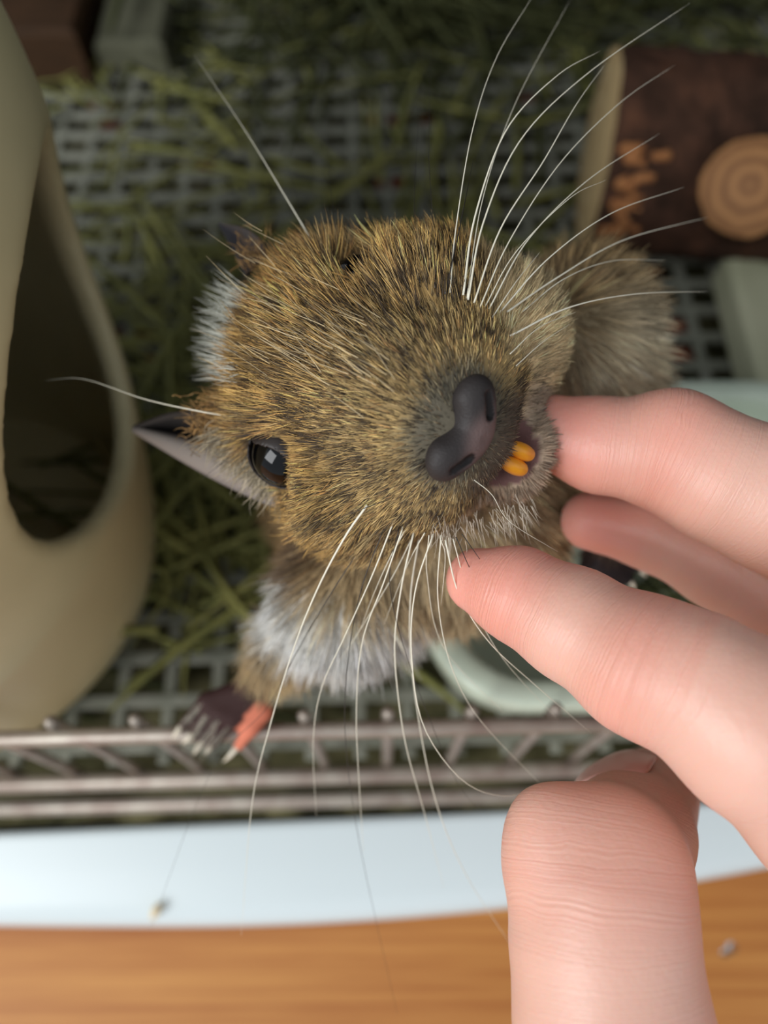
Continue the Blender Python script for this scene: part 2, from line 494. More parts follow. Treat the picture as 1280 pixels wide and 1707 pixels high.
# ================================================================== HOUSE
def house():
    c = np.array([-120.0, 85.0, 0.0]); hz = 97.0; hr = 34.0
    ax = np.array([math.cos(math.radians(4)), math.sin(math.radians(4)), 0])
    zp = np.array([-5, 0, 30, 50, 105, 140, 160, 178, 190, 197, 205]); rp = np.array([50, 55, 61, 64.3, 71.5, 73, 69, 56, 38, 10, -12])
    zz = np.linspace(-5, 205, 211); rs_ = np.interp(zz, zp, rp); kk = np.exp(-0.5 * (np.arange(-24, 25) / 9.0) ** 2); kk /= kk.sum()
    rs_ = np.convolve(np.pad(rs_, 24, mode='reflect', reflect_type='odd'), kk, 'valid'); zp, rp = zz, rs_
    def f(p):
        q = p - c; r = np.linalg.norm(q[:, :2], axis=1); z = q[:, 2]
        R = np.interp(z, zp, rp)
        d = (r - R) * np.interp(z, [0, 140, 165, 190], [0.99, 0.99, 0.8, 0.45])
        d = np.maximum(d, -z)
        din = np.maximum((r - (R - 5.5)) * np.interp(z, [0, 140, 165, 190], [0.99, 0.99, 0.8, 0.45]), 5 - z)
        d = smax(d, -din, 1.5)
        lat = np.stack([q @ np.array([-ax[1], ax[0], 0]), z - hz], 1)
        hole = np.maximum(np.linalg.norm(lat, axis=1) - hr, 20 - q @ ax)
        return smax(d, -hole, 4.0)
    V, Q = nets(f, (-200, 5, -3), (-38, 165, 205), 1.5)
    o = mesh_np('hideout_house', V / 1000, Q, M_ceramic)
    return tag(o, 'tall beige ceramic hideout with a round dark entrance at the left edge', 'pet house')
house()

# ================================================================== LOG
def bark_mat():
    m, nt, b = mat('bark')
    tc = node(nt, 'ShaderNodeTexCoord'); mp = node(nt, 'ShaderNodeMapping'); mp.inputs['Scale'].default_value = (0.5, 1, 1)
    nt.links.new(tc.outputs['Object'], mp.inputs[0])
    nz = node(nt, 'ShaderNodeTexNoise'); nz.inputs['Scale'].default_value = 110; nz.inputs['Detail'].default_value = 8; nz.inputs['Roughness'].default_value = 0.7
    nt.links.new(mp.outputs[0], nz.inputs['Vector'])
    r = node(nt, 'ShaderNodeValToRGB'); e = r.color_ramp.elements
    e[0].position = 0.35; e[0].color = rgba((50, 36, 28)); e[1].position = 0.72; e[1].color = rgba((104, 70, 52))
    x = e.new(0.55); x.color = rgba((78, 54, 42))
    nt.links.new(nz.outputs[0], r.inputs[0]); nt.links.new(r.outputs[0], b.inputs['Base Color'])
    b.inputs['Roughness'].default_value = 0.9; b.inputs['Specular IOR Level'].default_value = 0.15
    bp = node(nt, 'ShaderNodeBump'); bp.inputs['Strength'].default_value = 0.8; bp.inputs['Distance'].default_value = 0.002
    nt.links.new(nz.outputs[0], bp.inputs['Height']); nt.links.new(bp.outputs[0], b.inputs['Normal'])
    return m
M_bark = bark_mat()
M_chew = simple('chewed_wood', (184, 126, 80), 0.8, 0.2, c2=(150, 98, 60), scale=350, bump=0.6)
def rings_mat(name, c1, c2, sc):
    m, nt, b = mat(name)
    tc = node(nt, 'ShaderNodeTexCoord'); wv = node(nt, 'ShaderNodeTexWave', wave_type='RINGS', rings_direction='Z')
    wv.inputs['Scale'].default_value = sc; wv.inputs['Distortion'].default_value = 3.0; wv.inputs['Detail'].default_value = 3; wv.inputs['Detail Scale'].default_value = 1.5
    nt.links.new(tc.outputs['Object'], wv.inputs['Vector'])
    r = node(nt, 'ShaderNodeValToRGB'); r.color_ramp.elements[0].color = rgba(c1); r.color_ramp.elements[1].color = rgba(c2)
    nt.links.new(wv.outputs[1], r.inputs[0]); nt.links.new(r.outputs[0], b.inputs['Base Color']); b.inputs['Roughness'].default_value = 0.75
    return m
M_endgrain = rings_mat('end_grain', (186, 162, 118), (172, 146, 102), 40)
M_slice = rings_mat('branch_end_grain', (168, 120, 74), (132, 90, 54), 70)

def bark_log(name, r, L, mcap, parent, mbark, amp, loc, axis, seed):
    # lies along its own z axis, from 0 (visible cut end) to L
    k = 72; m = 40; rs = np.random.default_rng(seed)
    ph = rs.uniform(0, 6.28, 12); V = []; F = []
    for i in range(m):
        z = L * i / (m - 1)
        for j in range(k):
            a = 2 * math.pi * j / k
            rr = r * (1 + amp * (math.sin(7 * a + ph[0] + 2 * math.sin(z * 120 + ph[1])) * 0.5 + math.sin(13 * a + ph[2] + math.sin(z * 200)) * 0.35 + math.sin(3 * a + ph[3]) * 0.6 + rs.normal(0, 0.35)))
            if i == 0: rr *= 0.985
            V.append((rr * math.cos(a), rr * math.sin(a), z))
    for i in range(m - 1):
        for j in range(k):
            F.append((i * k + j, i * k + (j + 1) % k, (i + 1) * k + (j + 1) % k, (i + 1) * k + j))
    F.append(tuple((m - 1) * k + j for j in range(k)))
    body = mesh_obj('bark', V, F, mbark, parent)
    rim = [(v[0] * 0.93, v[1] * 0.93, -0.0012) for v in V[:k]]
    Vc = [v for v in V[:k]] + rim + [(0, 0, -0.0015)]
    Fc = [(j, k + j, k + (j + 1) % k, (j + 1) % k) for j in range(k)] + [(k + j, 2 * k, k + (j + 1) % k) for j in range(k)]
    cap = mesh_obj('cut_end', Vc, Fc, mcap, parent)
    q = Vector(axis).to_track_quat('Z', 'Y').to_euler()
    for o in (body, cap): o.location = loc; o.rotation_euler = q
    return body, cap
lg = empty('log', (0.12, 0.225, 0))
tag(lg, 'dark bark-covered log with a pale cut end and a branch stub, behind the degu', 'log')
def rel(p): return tuple(np.asarray(p) - np.array([0.12, 0.225, 0]))
bark_log('log', 0.030, 0.125, M_endgrain, lg, M_bark, 0.035, rel((0.0705, 0.223, 0.0305)), (1, -0.13, 0), 3)
e0 = PD(1249, 312, 0.222)
b2, c2 = bark_log('stub', 0.0135, 0.045, M_slice, lg, M_bark, 0.02, rel(e0), (0.30, 0.55, -0.62), 5)
b2.name = 'branch_bark'; c2.name = 'branch_end'
# chewed strip where the bark is torn next to the pale end
def chew():
    J = Join()
    for i in range(46):
        a = math.radians(random.uniform(140, 205)); zz = random.uniform(0.0, 0.013) * (1 if i % 3 else 0.5)
        p = np.array([0.0705 + zz, 0.223 - 0.0302 * math.cos(a - math.pi) , 0.0305 + 0.0302 * math.sin(math.pi - a)])
        p[1] = 0.223 + 0.0302 * math.cos(a); p[2] = 0.0305 + 0.0302 * math.sin(a)
        d = np.array([random.uniform(0.3, 1), 0.3 * random.uniform(-1, 1), 0.4 * random.uniform(-1, 1)]); d /= np.linalg.norm(d)
        V, F = tube_geo(np.array([p - d * 0.002, p, p + d * 0.003]), [0.0008, 0.0019, 0.0006], 6); J.add(V - np.array([0.12, 0.225, 0]), F)
    J.build('torn_bark_edge', M_chew, lg)
chew()

# ================================================================== BLOCKS
def block(name, x0, x1, y0, y1, z0, z1, m, label, cat):
    V, F = box_geo(x0, x1, y0, y1, z0, z1, 0.002); return tag(mesh_obj(name, V, F, m, None, False), label, cat)
block('wood_block', -0.185, -0.119, 0.300, 0.345, 0.0, 0.022, simple('dark_wood', (70, 48, 30), 0.8, 0.2, c2=(54, 38, 24), scale=60, stretch=(1, 6, 6)), 'dark brown wood block on the grid behind the beige house', 'wood block')
block('grey_stone', -0.1155, -0.088, 0.306, 0.345, 0.0, 0.014, simple('grey_stone', (100, 100, 82), 0.8, 0.2, c2=(84, 84, 68), scale=80), 'grey stone chip beside the brown wood block at the back', 'stone')
# ================================================================== TILE and DISH
def rbox(name, x0, x1, y0, y1, z0, z1, r, m):
    def f(p):
        c = np.array([(x0 + x1) / 2, (y0 + y1) / 2, (z0 + z1) / 2]); h = np.array([(x1 - x0) / 2, (y1 - y0) / 2, (z1 - z0) / 2]) - r
        q = np.abs(p - c) - h
        return np.linalg.norm(np.maximum(q, 0), axis=1) + np.minimum(q.max(1), 0) - r
    V, Q = nets(f, (x0 - 4, y0 - 4, z0 - 4), (x1 + 4, y1 + 4, z1 + 4), 1.5)
    return mesh_np(name, V / 1000, Q, m)
tl = rbox('stone_tile', 113, 168, 136, 195, 0, 16, 2.5, M_tile)
tag(tl, 'pale grey-green block beside the log at the right edge', 'block')

def dish():
    c = np.array([68.0, 86.0, 0]); hx, hy = 60.0, 47.0; H = 30.0
    def rr(q, hx, hy, r):
        d = np.abs(q[:, :2]) - (np.array([hx, hy]) - r)
        return np.linalg.norm(np.maximum(d, 0), axis=1) + np.minimum(d.max(1), 0) - r
    def f(p):
        q = p - c; z = q[:, 2]; t = np.clip(z / H, 0, 1)
        grow = 7.0 * (1 - (1 - t) ** 2)
        out = smax(rr(q, hx - 8, hy - 8, 18) - grow, np.maximum(z - H, -z), 3)
        inn = smax(rr(q, hx - 14, hy - 14, 14) - 6 * (1 - (1 - t) ** 2), 4 - z, 8)
        return smax(out, -inn, 3.0)
    V, Q = nets(f, (0, 32, -3), (138, 144, 36), 1.2)
    o = mesh_np('food_dish', V / 1000, Q, M_dish)
    return tag(o, 'pale celadon rounded square dish under the hand at the front of the cage', 'dish')
dish()
def reg_dish():
    return (random.gauss(0.085, 0.012), random.gauss(0.066, 0.008), 0.006)
hay('hay_in_dish', 80, reg_dish, M_hay2, 'scraps of green hay lying in the pale dish', Lr=(0.012, 0.03))

# ================================================================== DEGU
# head pose: columns forward, side (towards the lower eye in the picture), dorsal, in camera axes
HP = np.array([[0.5540, -0.3731, -0.7443], [-0.3551, -0.9145, 0.1941], [0.7530, -0.1568, 0.6391]])
RO = math.radians(3)
HP = HP @ np.array([[1, 0, 0], [0, math.cos(RO), -math.sin(RO)], [0, math.sin(RO), math.cos(RO)]])
RH = np.stack([CX, CUP, CBK], 1) @ HP
OH = CAMP * 1000 + np.stack([CX, CUP, CBK], 1) @ np.array([-7.77, 19.34, -107.0])
def toh(p): return (p - OH) @ RH
def frh(q): return OH + np.asarray(q, float) @ RH.T
def W(u, v, d): return PD(u, v, d) * 1000

EYE = np.array([2.6, 12.5, 2.6]); EYER = 4.3
EYE2 = np.array([2.4, -11.5, 1.7])
NOSE = np.array([27.5, 0.0, -2.0])
TEETH = np.array([24.2, 0.3, -15.6])
MOUTH = (24.5, 0.2, -16.0)

BSH = W(580, 1000, 0.130); RSH = W(962, 560, 0.134)     # the two shoulders
PAWW = W(428, 1150, 0.1475)                              # wrist on the rail
PAW2 = W(1000, 930, 0.147)
bdir = np.array([0.65, -0.76, 0]); ldir = np.array([-0.76, -0.65, 0])
HIP = np.array([-5, 100, 30.0])
DIG = [((405, 1150, 0.147), (345, 1168, 0.1465), (300, 1214, 0.1475)),
       ((410, 1160, 0.147), (355, 1185, 0.146), (322, 1228, 0.147)),
       ((418, 1170, 0.147), (372, 1192, 0.1455), (338, 1238, 0.1465)),
       ((425, 1175, 0.147), (390, 1200, 0.1455), (352, 1244, 0.1465)),
       ((436, 1185, 0.147), (418, 1212, 0.146), (396, 1246, 0.147))]
DIG2 = [((1000, 930, 0.147), (1030, 935, 0.146), (1066, 948, 0.148)), ((995, 940, 0.147), (1020, 950, 0.146), (1050, 968, 0.148)),
        ((985, 945, 0.147), (1005, 962, 0.146), (1030, 978, 0.148)), ((1000, 925, 0.147), (1035, 922, 0.146), (1072, 935, 0.149))]

def head_sdf(q):
    a = np.abs(q[:, 1]); s = np.stack([q[:, 0], a, q[:, 2]], 1)
    d = ell(q, (-2, 0, -0.5), (12.5, 12, 10.5))
    d = smin(d, ell(q, (9, 0, 1.0), (14, 10, 8.0)), 6)
    d = smin(d, ell(q, (18.5, 0, -3.5), (9.5, 9, 8.0)), 5)
    d = smin(d, ell(q, (20.5, 0, -8.5), (7.0, 6.4, 5.4)), 3)            # upper lip
    d = smin(d, ell(s, (17.5, 7.0, -7), (8, 6.8, 6.8)), 4)
    d = smin(d, ell(s, (6.5, 12.0, -7.5), (12, 10.2, 10.8)), 4)          # cheek
    d = smin(d, ell(s, (-6, 9.0, 2.5), (5.5, 4.6, 4.8)), 3)            # root of the ear
    d = smin(d, ell(s, (0.5, 9.0, 4.8), (5.0, 3.2, 3.4)), 2.5)          # brow
    d = smin(d, ell(s, (9.5, 12.6, -0.8), (4.0, 5.0, 4.6)), 3)
    d = smin(d, ell(q, (9, 0, -16.5), (12, 13, 9)), 5)
    d = smin(d, ell(q, (20.0, 0, -20.2), (4.6, 6.2, 3.2)), 3)           # lower lip
    d = smin(d, ell(q, (12, -13, -17), (8, 10, 9)), 5)                # jowl pushed out by the hand
    d = smin(d, ell(q, (-9, 0, -11), (10, 12, 12)), 7)
    d = smax(d, -(ell(s, EYE + np.array([0, 1.0, 0.2]), (4.4, 4.2, 4.4))), 1.0)
    d = smax(d, -ell(q, MOUTH, (4.8, 4.9, 2.3)), 1.2)                   # open mouth
    return d
def degu_sdf(p):
    d = head_sdf(toh(p))
    nk = frh((-8, 0, -12))
    body = cone(p, nk, (9, 66, 86), 15, 22)
    body = smin(body, cone(p, (9, 66, 86), (5, 84, 52), 22, 26), 8)
    body = smin(body, cone(p, (5, 84, 52), HIP, 25, 23), 8)
    body = smin(body, sph(p, BSH, 10.5), 8)
    body = smin(body, sph(p, RSH, 12.0), 8)
    el1 = W(488, 1068, 0.139)
    body = smin(body, cone(p, BSH, el1, 8.0, 5.2), 5)
    body = smin(body, cone(p, el1, PAWW, 5.0, 2.8), 4)
    el2 = np.array([47, 70, 88.0])
    body = smin(body, cone(p, RSH, el2, 10, 6.5), 5)
    body = smin(body, cone(p, el2, PAW2, 6, 3.2), 4)
    for sg in (-1, 1):
        hp = HIP + ldir * 13 * sg + np.array([0, 0, -4])
        kn = hp + bdir * 16 + np.array([0, 0, -2]) + ldir * 4 * sg
        an = hp - bdir * 4 + ldir * 5 * sg; an[2] = 6
        ft = an + bdir * 26; ft[2] = 3.6
        body = smin(body, cone(p, hp, kn, 14, 9), 7)
        body = smin(body, cone(p, kn, an, 9, 4.5), 5)
        body = smin(body, cone(p, an, ft, 4.2, 3.2), 3)
        for k in (-1, 0, 1):
            e = ft + bdir * 7 + ldir * 2.6 * k; e[2] = 2.3
            body = smin(body, cone(p, ft + ldir * 1.5 * k, e, 2.0, 1.3), 1.2)
    tl_ = [HIP - bdir * 22 + np.array([0, 0, -14]), np.array([2, 150, 9.0]), np.array([26, 158, 7.0]), np.array([46, 146, 7.0])]
    for a, b, ra, rb in zip(tl_[:-1], tl_[1:], (6, 4, 3), (4, 3, 2.4)): body = smin(body, cone(p, a, b, ra, rb), 3)
    d = smin(d, body, 6)
    for dg, rb in ((DIG, 1.35), (DIG2, 1.4)):
        for a, b, c in dg:
            A, B, C = W(*a), W(*b), W(*c)
            x = smin(cone(p, A, B, 2.2, 1.6), cone(p, B, C, 1.6, 0.95), 0.8)
            d = smin(d, x, 1.0)
    return d

V, Q = nets(degu_sdf, (-46, 14, -2), (68, 178, 152), 0.75)
VN = vnormals(V, Q)
from mathutils.bvhtree import BVHTree
BV = BVHTree.FromPolygons([tuple(v) for v in V], [tuple(int(i) for i in f) for f in Q])
def skin_depth(u, v, default):
    o = CAMP * 1000; dr = ray(u, v); L_ = np.linalg.norm(dr)
    h = BV.ray_cast(Vector(o), Vector(dr / L_))
    return h[3] / L_ / 1000 if h[0] is not None else default

# ---- colour of the coat, one function for skin and hair --------------------------------
def noise3(p, sc, seed):
    c = np.floor(p / sc).astype(np.int64)
    h = (c[:, 0] * 73856093) ^ (c[:, 1] * 19349663) ^ (c[:, 2] * 83492791) ^ (seed * 2654435761)
    h = (h ^ (h >> 13)) * 1274126177 & 0x7fffffff
    return (h % 100003) / 100003.0
def sm(x, a, b):
    t = np.clip((x - a) / (b - a), 0, 1); return t * t * (3 - 2 * t)
def smooth_noise(p, sc, seed):
    r = np.random.default_rng(seed); out = 0
    for k in range(5):
        d = r.normal(size=3); out = out + np.sin(p @ d / sc + r.uniform(0, 6.28))
    return out / 5
def mixc(c, k, w_): return c * (1 - w_[:, None]) + np.asarray(k, float)[None] * w_[:, None]

def coat(p):
    """base (shaft), band and tip colours in sRGB, hair length (mm) and agouti weight, for points in mm"""
    q = toh(p); n = len(p); hd = np.linalg.norm(q - np.array([4, 0, -3]), axis=1)
    onhead = 1 - sm(head_sdf(q), 1.0, 5.0)
    side = np.abs(q[:, 1]); f, u = q[:, 0], q[:, 2]
    band = np.tile(np.array([240, 193, 114.0]), (n, 1))
    ln = np.full(n, 5.4)
    nz = smooth_noise(p, 2.2, 4)
    ag = np.full(n, 1.0)
    # head
    band = mixc(band, (230, 174, 104), sm(-f, -2, 10) * onhead)
    band = mixc(band, (230, 194, 126), sm(f, 12, 20) * onhead)
    ln = np.where(f > 4, np.clip(5.4 - (f - 4) * 0.17, 1.3, 6), ln)
    dn = np.linalg.norm((q - NOSE) * np.array([1, 0.8, 1]), axis=1)
    greyn = (1 - sm(dn, 4.8, 7.2)) * onhead
    band = mixc(band, (132, 126, 106), greyn)
    lip = sm(-u, 5.0, 8.0) * sm(f, 17, 21) * (1 - sm(side, 5, 8)) * onhead
    band = mixc(band, (104, 92, 78), lip); ag = np.where(lip > 0.5, 0.6, ag)
    cream = sm(-u, 11.0, 14.5) * onhead
    band = mixc(band, (208, 184, 146), cream); ag = ag * (1 - 0.8 * cream)
    chin = sm(-u, 15.5, 17.5) * sm(f, 14, 18) * onhead
    band = mixc(band, (206, 182, 156), chin)
    ln = np.where(chin > 0.5, 2.0, ln)
    de = np.linalg.norm(np.stack([f, side, u], 1) - (EYE + np.array([3.0, 1.5, 0])), axis=1)
    ln = np.where(q[:, 1] > 0, ln * (0.35 + 0.65 * sm(de, 4.5, 8.0)), ln)
    pad = sm(f, 10, 14) * sm(side, 9, 12) * sm(-u, 3, 7) * onhead
    band = mixc(band, (200, 170, 116), pad * 0.7)
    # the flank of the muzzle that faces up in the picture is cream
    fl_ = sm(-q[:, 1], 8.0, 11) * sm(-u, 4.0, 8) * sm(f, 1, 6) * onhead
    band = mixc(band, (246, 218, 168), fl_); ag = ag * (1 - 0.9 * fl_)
    nape = sm(-f, 13, 18) * (1 - sm(np.abs(q[:, 1] + 4), 6, 11)) * sm(u, -8, 0) * onhead
    band = mixc(band, (226, 226, 214), nape); ag = ag * (1 - nape); ln = ln + 5.5 * nape
    # body
    ob = 1 - onhead
    band = mixc(band, (206, 172, 120), ob); ag = ag * (1 - 0.35 * ob); ln = ln + ob * 1.6 + 1.6 * sm(-f, -6, 6) * onhead
    front = sm((p - np.array([9, 66, 0])) @ bdir, -4, 10) * ob
    band = mixc(band, (232, 206, 160), front); ag = ag * (1 - 0.6 * front)
    wl = np.minimum(cone(p, W(455, 1005, .131), W(555, 1055, .124), 0, 0), cone(p, W(555, 1055, .124), W(680, 1085, .126), 0, 0))
    white = (1 - sm(wl, 5.5, 9)) * ob
    thr_shade = (1 - sm(np.linalg.norm(p - W(490, 920, .128), axis=1), 6, 11)) * ob  # throat shadow below the cheek, painted into the coat colour
    band = mixc(band, (110, 84, 58), thr_shade * 0.8)
    band = mixc(band, (252, 251, 244), white); ag = ag * (1 - white)
    r2 = (1 - sm(np.linalg.norm(p - W(1030, 625, 0.128), axis=1), 8, 16)) * ob
    band = mixc(band, (246, 228, 192), r2); ag = ag * (1 - 0.7 * r2)
    for pw in (PAWW, PAW2):
        dk = 1 - sm(np.linalg.norm(p - pw, axis=1), 5, 10)
        band = mixc(band, (70, 52, 46), dk * ob); ln = ln * (1 - 0.6 * dk * ob)
    dark = mixc(band * 0.86, (38, 30, 24), np.clip(ag * 0.95, 0, 1))
    return band, dark, ln, ag, onhead

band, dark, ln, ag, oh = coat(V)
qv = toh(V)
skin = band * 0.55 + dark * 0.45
mouth = (ell(qv, MOUTH, (6.2, 5.8, 3.2)) < 0)
skin[mouth] = (120, 88, 84)
for pw, dg in ((PAWW, DIG), (PAW2, DIG2)):
    for k, (a, b, c) in enumerate(dg):
        x = np.minimum(cone(V, W(*a), W(*b), 2.4, 1.9), cone(V, W(*b), W(*c), 1.9, 1.2)) < 0.8
        skin[x] = (208, 122, 96) if (dg is DIG and k == 4) else ((58, 38, 36) if dg is DIG else (40, 34, 36))
fx, fz = toh(V), V
skin[(V[:, 2] < 7) & (np.linalg.norm(V[:, :2] - HIP[:2], axis=1) < 60)] = (90, 70, 62)
degu = empty('degu', tuple(HIP * 0.001 * np.array([1, 1, 0])))
tag(degu, 'brown agouti degu standing up in the cage with its head raised and orange teeth showing', 'degu')
INV = Matrix.Translation(-degu.location)
def own(o):                         # child that keeps its world position
    o.parent = degu; o.matrix_parent_inverse = INV
    return o
body = own(mesh_np('body', V / 1000, Q, M_degu)); point_attr(body, 'col', lin(skin))

# ---- fur --------------------------------------------------------------------------------
def fur(name, count, dens, seed):
    r = np.random.default_rng(seed)
    T = np.concatenate([Q[:, [0, 1, 2]], Q[:, [0, 2, 3]]])
    a, b, c = V[T[:, 0]], V[T[:, 1]], V[T[:, 2]]
    A = 0.5 * np.linalg.norm(np.cross(b - a, c - a), axis=1)
    wgt = A * dens[T].mean(1); wgt /= wgt.sum()
    i = r.choice(len(T), count, p=wgt)
    s1 = np.sqrt(r.random(count)); s2 = r.random(count)
    B = np.stack([1 - s1, s1 * (1 - s2), s1 * s2], 1)
    P = np.einsum('nk,nkd->nd', B, V[T[i]]); N = np.einsum('nk,nkd->nd', B, VN[T[i]]); N /= np.linalg.norm(N, axis=1)[:, None]
    band, dark, L, ag, oh = coat(P)
    q = toh(P)
    # comb direction: on the head it runs back from the nose, on the body away from the head and down
    dh = (q - np.array([29.0, 0, -3.0])) @ RH.T
    db = (P - frh((0, 0, -6))) * 0.5 + np.array([0, 0, -22.0]) 
    D = dh / np.linalg.norm(dh, axis=1)[:, None] * oh[:, None] + db / np.linalg.norm(db, axis=1)[:, None] * (1 - oh)[:, None]
    # lower lip hairs stand out forward
    D = D - N * np.einsum('nd,nd->n', D, N)[:, None]
    D /= np.linalg.norm(D, axis=1)[:, None] + 1e-9
    dv_ = q - np.array([29.0, 0, -3.0]); ds_ = np.linalg.norm(dv_, axis=1); un = dv_ / ds_[:, None]
    pc = un * 30 + np.floor(ds_ / 5.0 + noise3(un * 30, 0.9, 99))[:, None] * 17.3 + r.normal(0, 0.22, P.shape)
    pb = P * np.array([1, 1, 0.3]) + r.normal(0, 0.3, P.shape)
    pc = np.where((oh > 0.5)[:, None], pc, pb * 0.6)
    jit = np.stack([noise3(pc, 0.9, k) for k in (1, 2, 3)], 1) - 0.5
    D = D + 0.42 * jit + r.normal(0, 0.12, D.shape)
    lift0 = 0.42 + 0.12 * (1 - oh) + 0.40 * (noise3(pc, 0.9, 9) - 0.5); lift1 = 0.12
    L = L * (0.75 + 0.5 * r.random(count)) * (0.85 + 0.3 * noise3(P, 2.1, 5))
    K = 6; t = np.linspace(0, 1, K)
    pts = np.empty((count, K, 3)); pts[:, 0] = P - N * 0.3
    for k in range(1, K):
        lf = lift0 * (1 - t[k]) + lift1 * t[k]
        dv = D + N * lf[:, None]; dv /= np.linalg.norm(dv, axis=1)[:, None]
        pts[:, k] = pts[:, k - 1] + dv * (L / (K - 1))[:, None]
    # agouti bands
    rc = 0.62 * noise3(pc, 0.8, 21) + 0.38 * r.random(count)
    tone = 0.64 + 0.56 * noise3(pc, 0.7, 31) ; tone = tone * (0.85 + 0.3 * r.random(count))
    col = np.empty((count, K, 3))
    tick = (noise3(P + r.normal(0, 0.12, P.shape), 1.25, 71) < 0.085) & (q[:, 0] > 8) & (q[:, 2] > -7) & (r.random(count) < ag)
    darkh = tick | (rc < 0.34 + 0.10 * smooth_noise(P, 2.5, 77)) & (r.random(count) < ag + 0.05)
    tipd = (r.random(count) < 0.4 * ag)
    kind_ = 0.5 * noise3(pc, 0.75, 61) + 0.5 * r.random(count)
    agm = np.clip(ag, 0, 1)[:, None]
    bandc = np.where((kind_ < 0.32)[:, None], band * (1 - agm) + agm * (band * 0.45 + np.array([226, 200, 150]) * 0.55), band)
    bandc = np.where((kind_ > 0.72)[:, None], band * (1 - agm) + agm * (band * 0.55 + np.array([168, 108, 60]) * 0.45), bandc)
    big = 0.86 + 0.16 * smooth_noise(P, 2.6, 88)
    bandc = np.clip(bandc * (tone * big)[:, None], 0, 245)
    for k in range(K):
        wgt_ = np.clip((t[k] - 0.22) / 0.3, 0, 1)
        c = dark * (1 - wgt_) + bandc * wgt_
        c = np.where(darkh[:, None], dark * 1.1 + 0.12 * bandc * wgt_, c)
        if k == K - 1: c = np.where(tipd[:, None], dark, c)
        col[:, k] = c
    rad = np.outer(np.ones(count), np.array([1.0, 1.05, 1.0, 0.85, 0.6, 0.2])) * (0.036 + 0.014 * (1 - oh))[:, None]
    hc = bpy.data.hair_curves.new(name)
    hc.add_curves([K] * count)
    hc.attributes['position'].data.foreach_set('vector', (pts.reshape(-1, 3) / 1000).astype(np.float32).ravel())
    ra = hc.attributes.get('radius') or hc.attributes.new('radius', 'FLOAT', 'POINT')
    ra.data.foreach_set('value', (rad / 1000).astype(np.float32).ravel())
    ca = hc.attributes.new('col', 'FLOAT_COLOR', 'POINT')
    cc = np.concatenate([lin(col.reshape(-1, 3)), np.ones((count * K, 1))], 1).astype(np.float32)
    ca.data.foreach_set('color', cc.ravel())
    hc.materials.append(M_fur)
    o = bpy.data.objects.new(name, hc); COL.objects.link(o); own(o); o['kind'] = 'stuff'
    return o

dens = 0.35 + 1.0 * oh
s_abs = np.stack([qv[:, 0], np.abs(qv[:, 1]), qv[:, 2]], 1)
dens[ell(qv, EYE + np.array([0, 0.8, 0]), (4.6, 4.7, 4.5)) < 0] = 0
dens[ell(qv, EYE2 + np.array([0, -0.8, 0]), (3.4, 4.0, 3.4)) < 0] = 0
dens[ell(qv, NOSE + np.array([-0.3, 0, -0.7]), (2.6, 4.9, 2.5)) < 0] = 0
dens[ell(qv, MOUTH, (5.8, 5.6, 2.7)) < 0] = 0
for pw, dg in ((PAWW, DIG), (PAW2, DIG2)):
    for a, b, c in dg:
        dens[np.minimum(cone(V, W(*a), W(*b), 2.2, 1.9), cone(V, W(*b), W(*c), 1.9, 1.4)) < 0.6] = 0
dens[V[:, 2] < 8] = 0
FURN = 210000
fur('fur', FURN, dens, 5)

# ---- eyes, nose, teeth, ears, claws, whiskers -------------------------------------------------
import bmesh
def ball(name, c, r, m, parent=None, sub=4, rot=None, scale=(1, 1, 1)):
    bm = bmesh.new(); bmesh.ops.create_icosphere(bm, subdivisions=sub, radius=1.0)
    me = bpy.data.meshes.new(name); bm.to_mesh(me); bm.free()
    me.polygons.foreach_set('use_smooth', [True] * len(me.polygons)); me.materials.append(m)
    o = bpy.data.objects.new(name, me); COL.objects.link(o)
    mm = Matrix(RH.tolist()).to_4x4() if rot is None else rot
    M4 = Matrix.Translation(Vector(c) * 0.001) @ mm @ Matrix.Diagonal((r * scale[0] / 1000, r * scale[1] / 1000, r * scale[2] / 1000, 1))
    me.transform(M4)
    return own(o)
for e_ in (EYE, EYE2):
    ball('eye', frh(e_), EYER, M_eye)

def eyelid():
    g = np.array([0.48, 0.72, 0.50]); g /= np.linalg.norm(g)
    a = np.array([0.64, 0.375, -0.66]); a -= g * (a @ g); a /= np.linalg.norm(a); b = np.cross(g, a)
    def f(q):
        d = np.abs(np.linalg.norm(q, axis=1) - (EYER + 0.22)) - 0.30
        A, B_, G = q @ a, q @ b, q @ g
        x = np.clip(np.abs(A) / 4.7, 0, 1)
        op = np.maximum(np.abs(B_) - 3.5 * (1 - x ** 2.2), -G)
        return smax(smax(d, -op, 0.35), 0.3 - G, 0.3)
    v, qd = nets(f, (-6, -6, -6), (6, 6, 6), 0.25)
    o = own(mesh_np('eyelid', frh(v + EYE) / 1000, qd, simple('eyelid_skin', (40, 33, 30), 0.5, 0.4)))
    o['label'] = 'dark eyelid around the near eye'
eyelid()

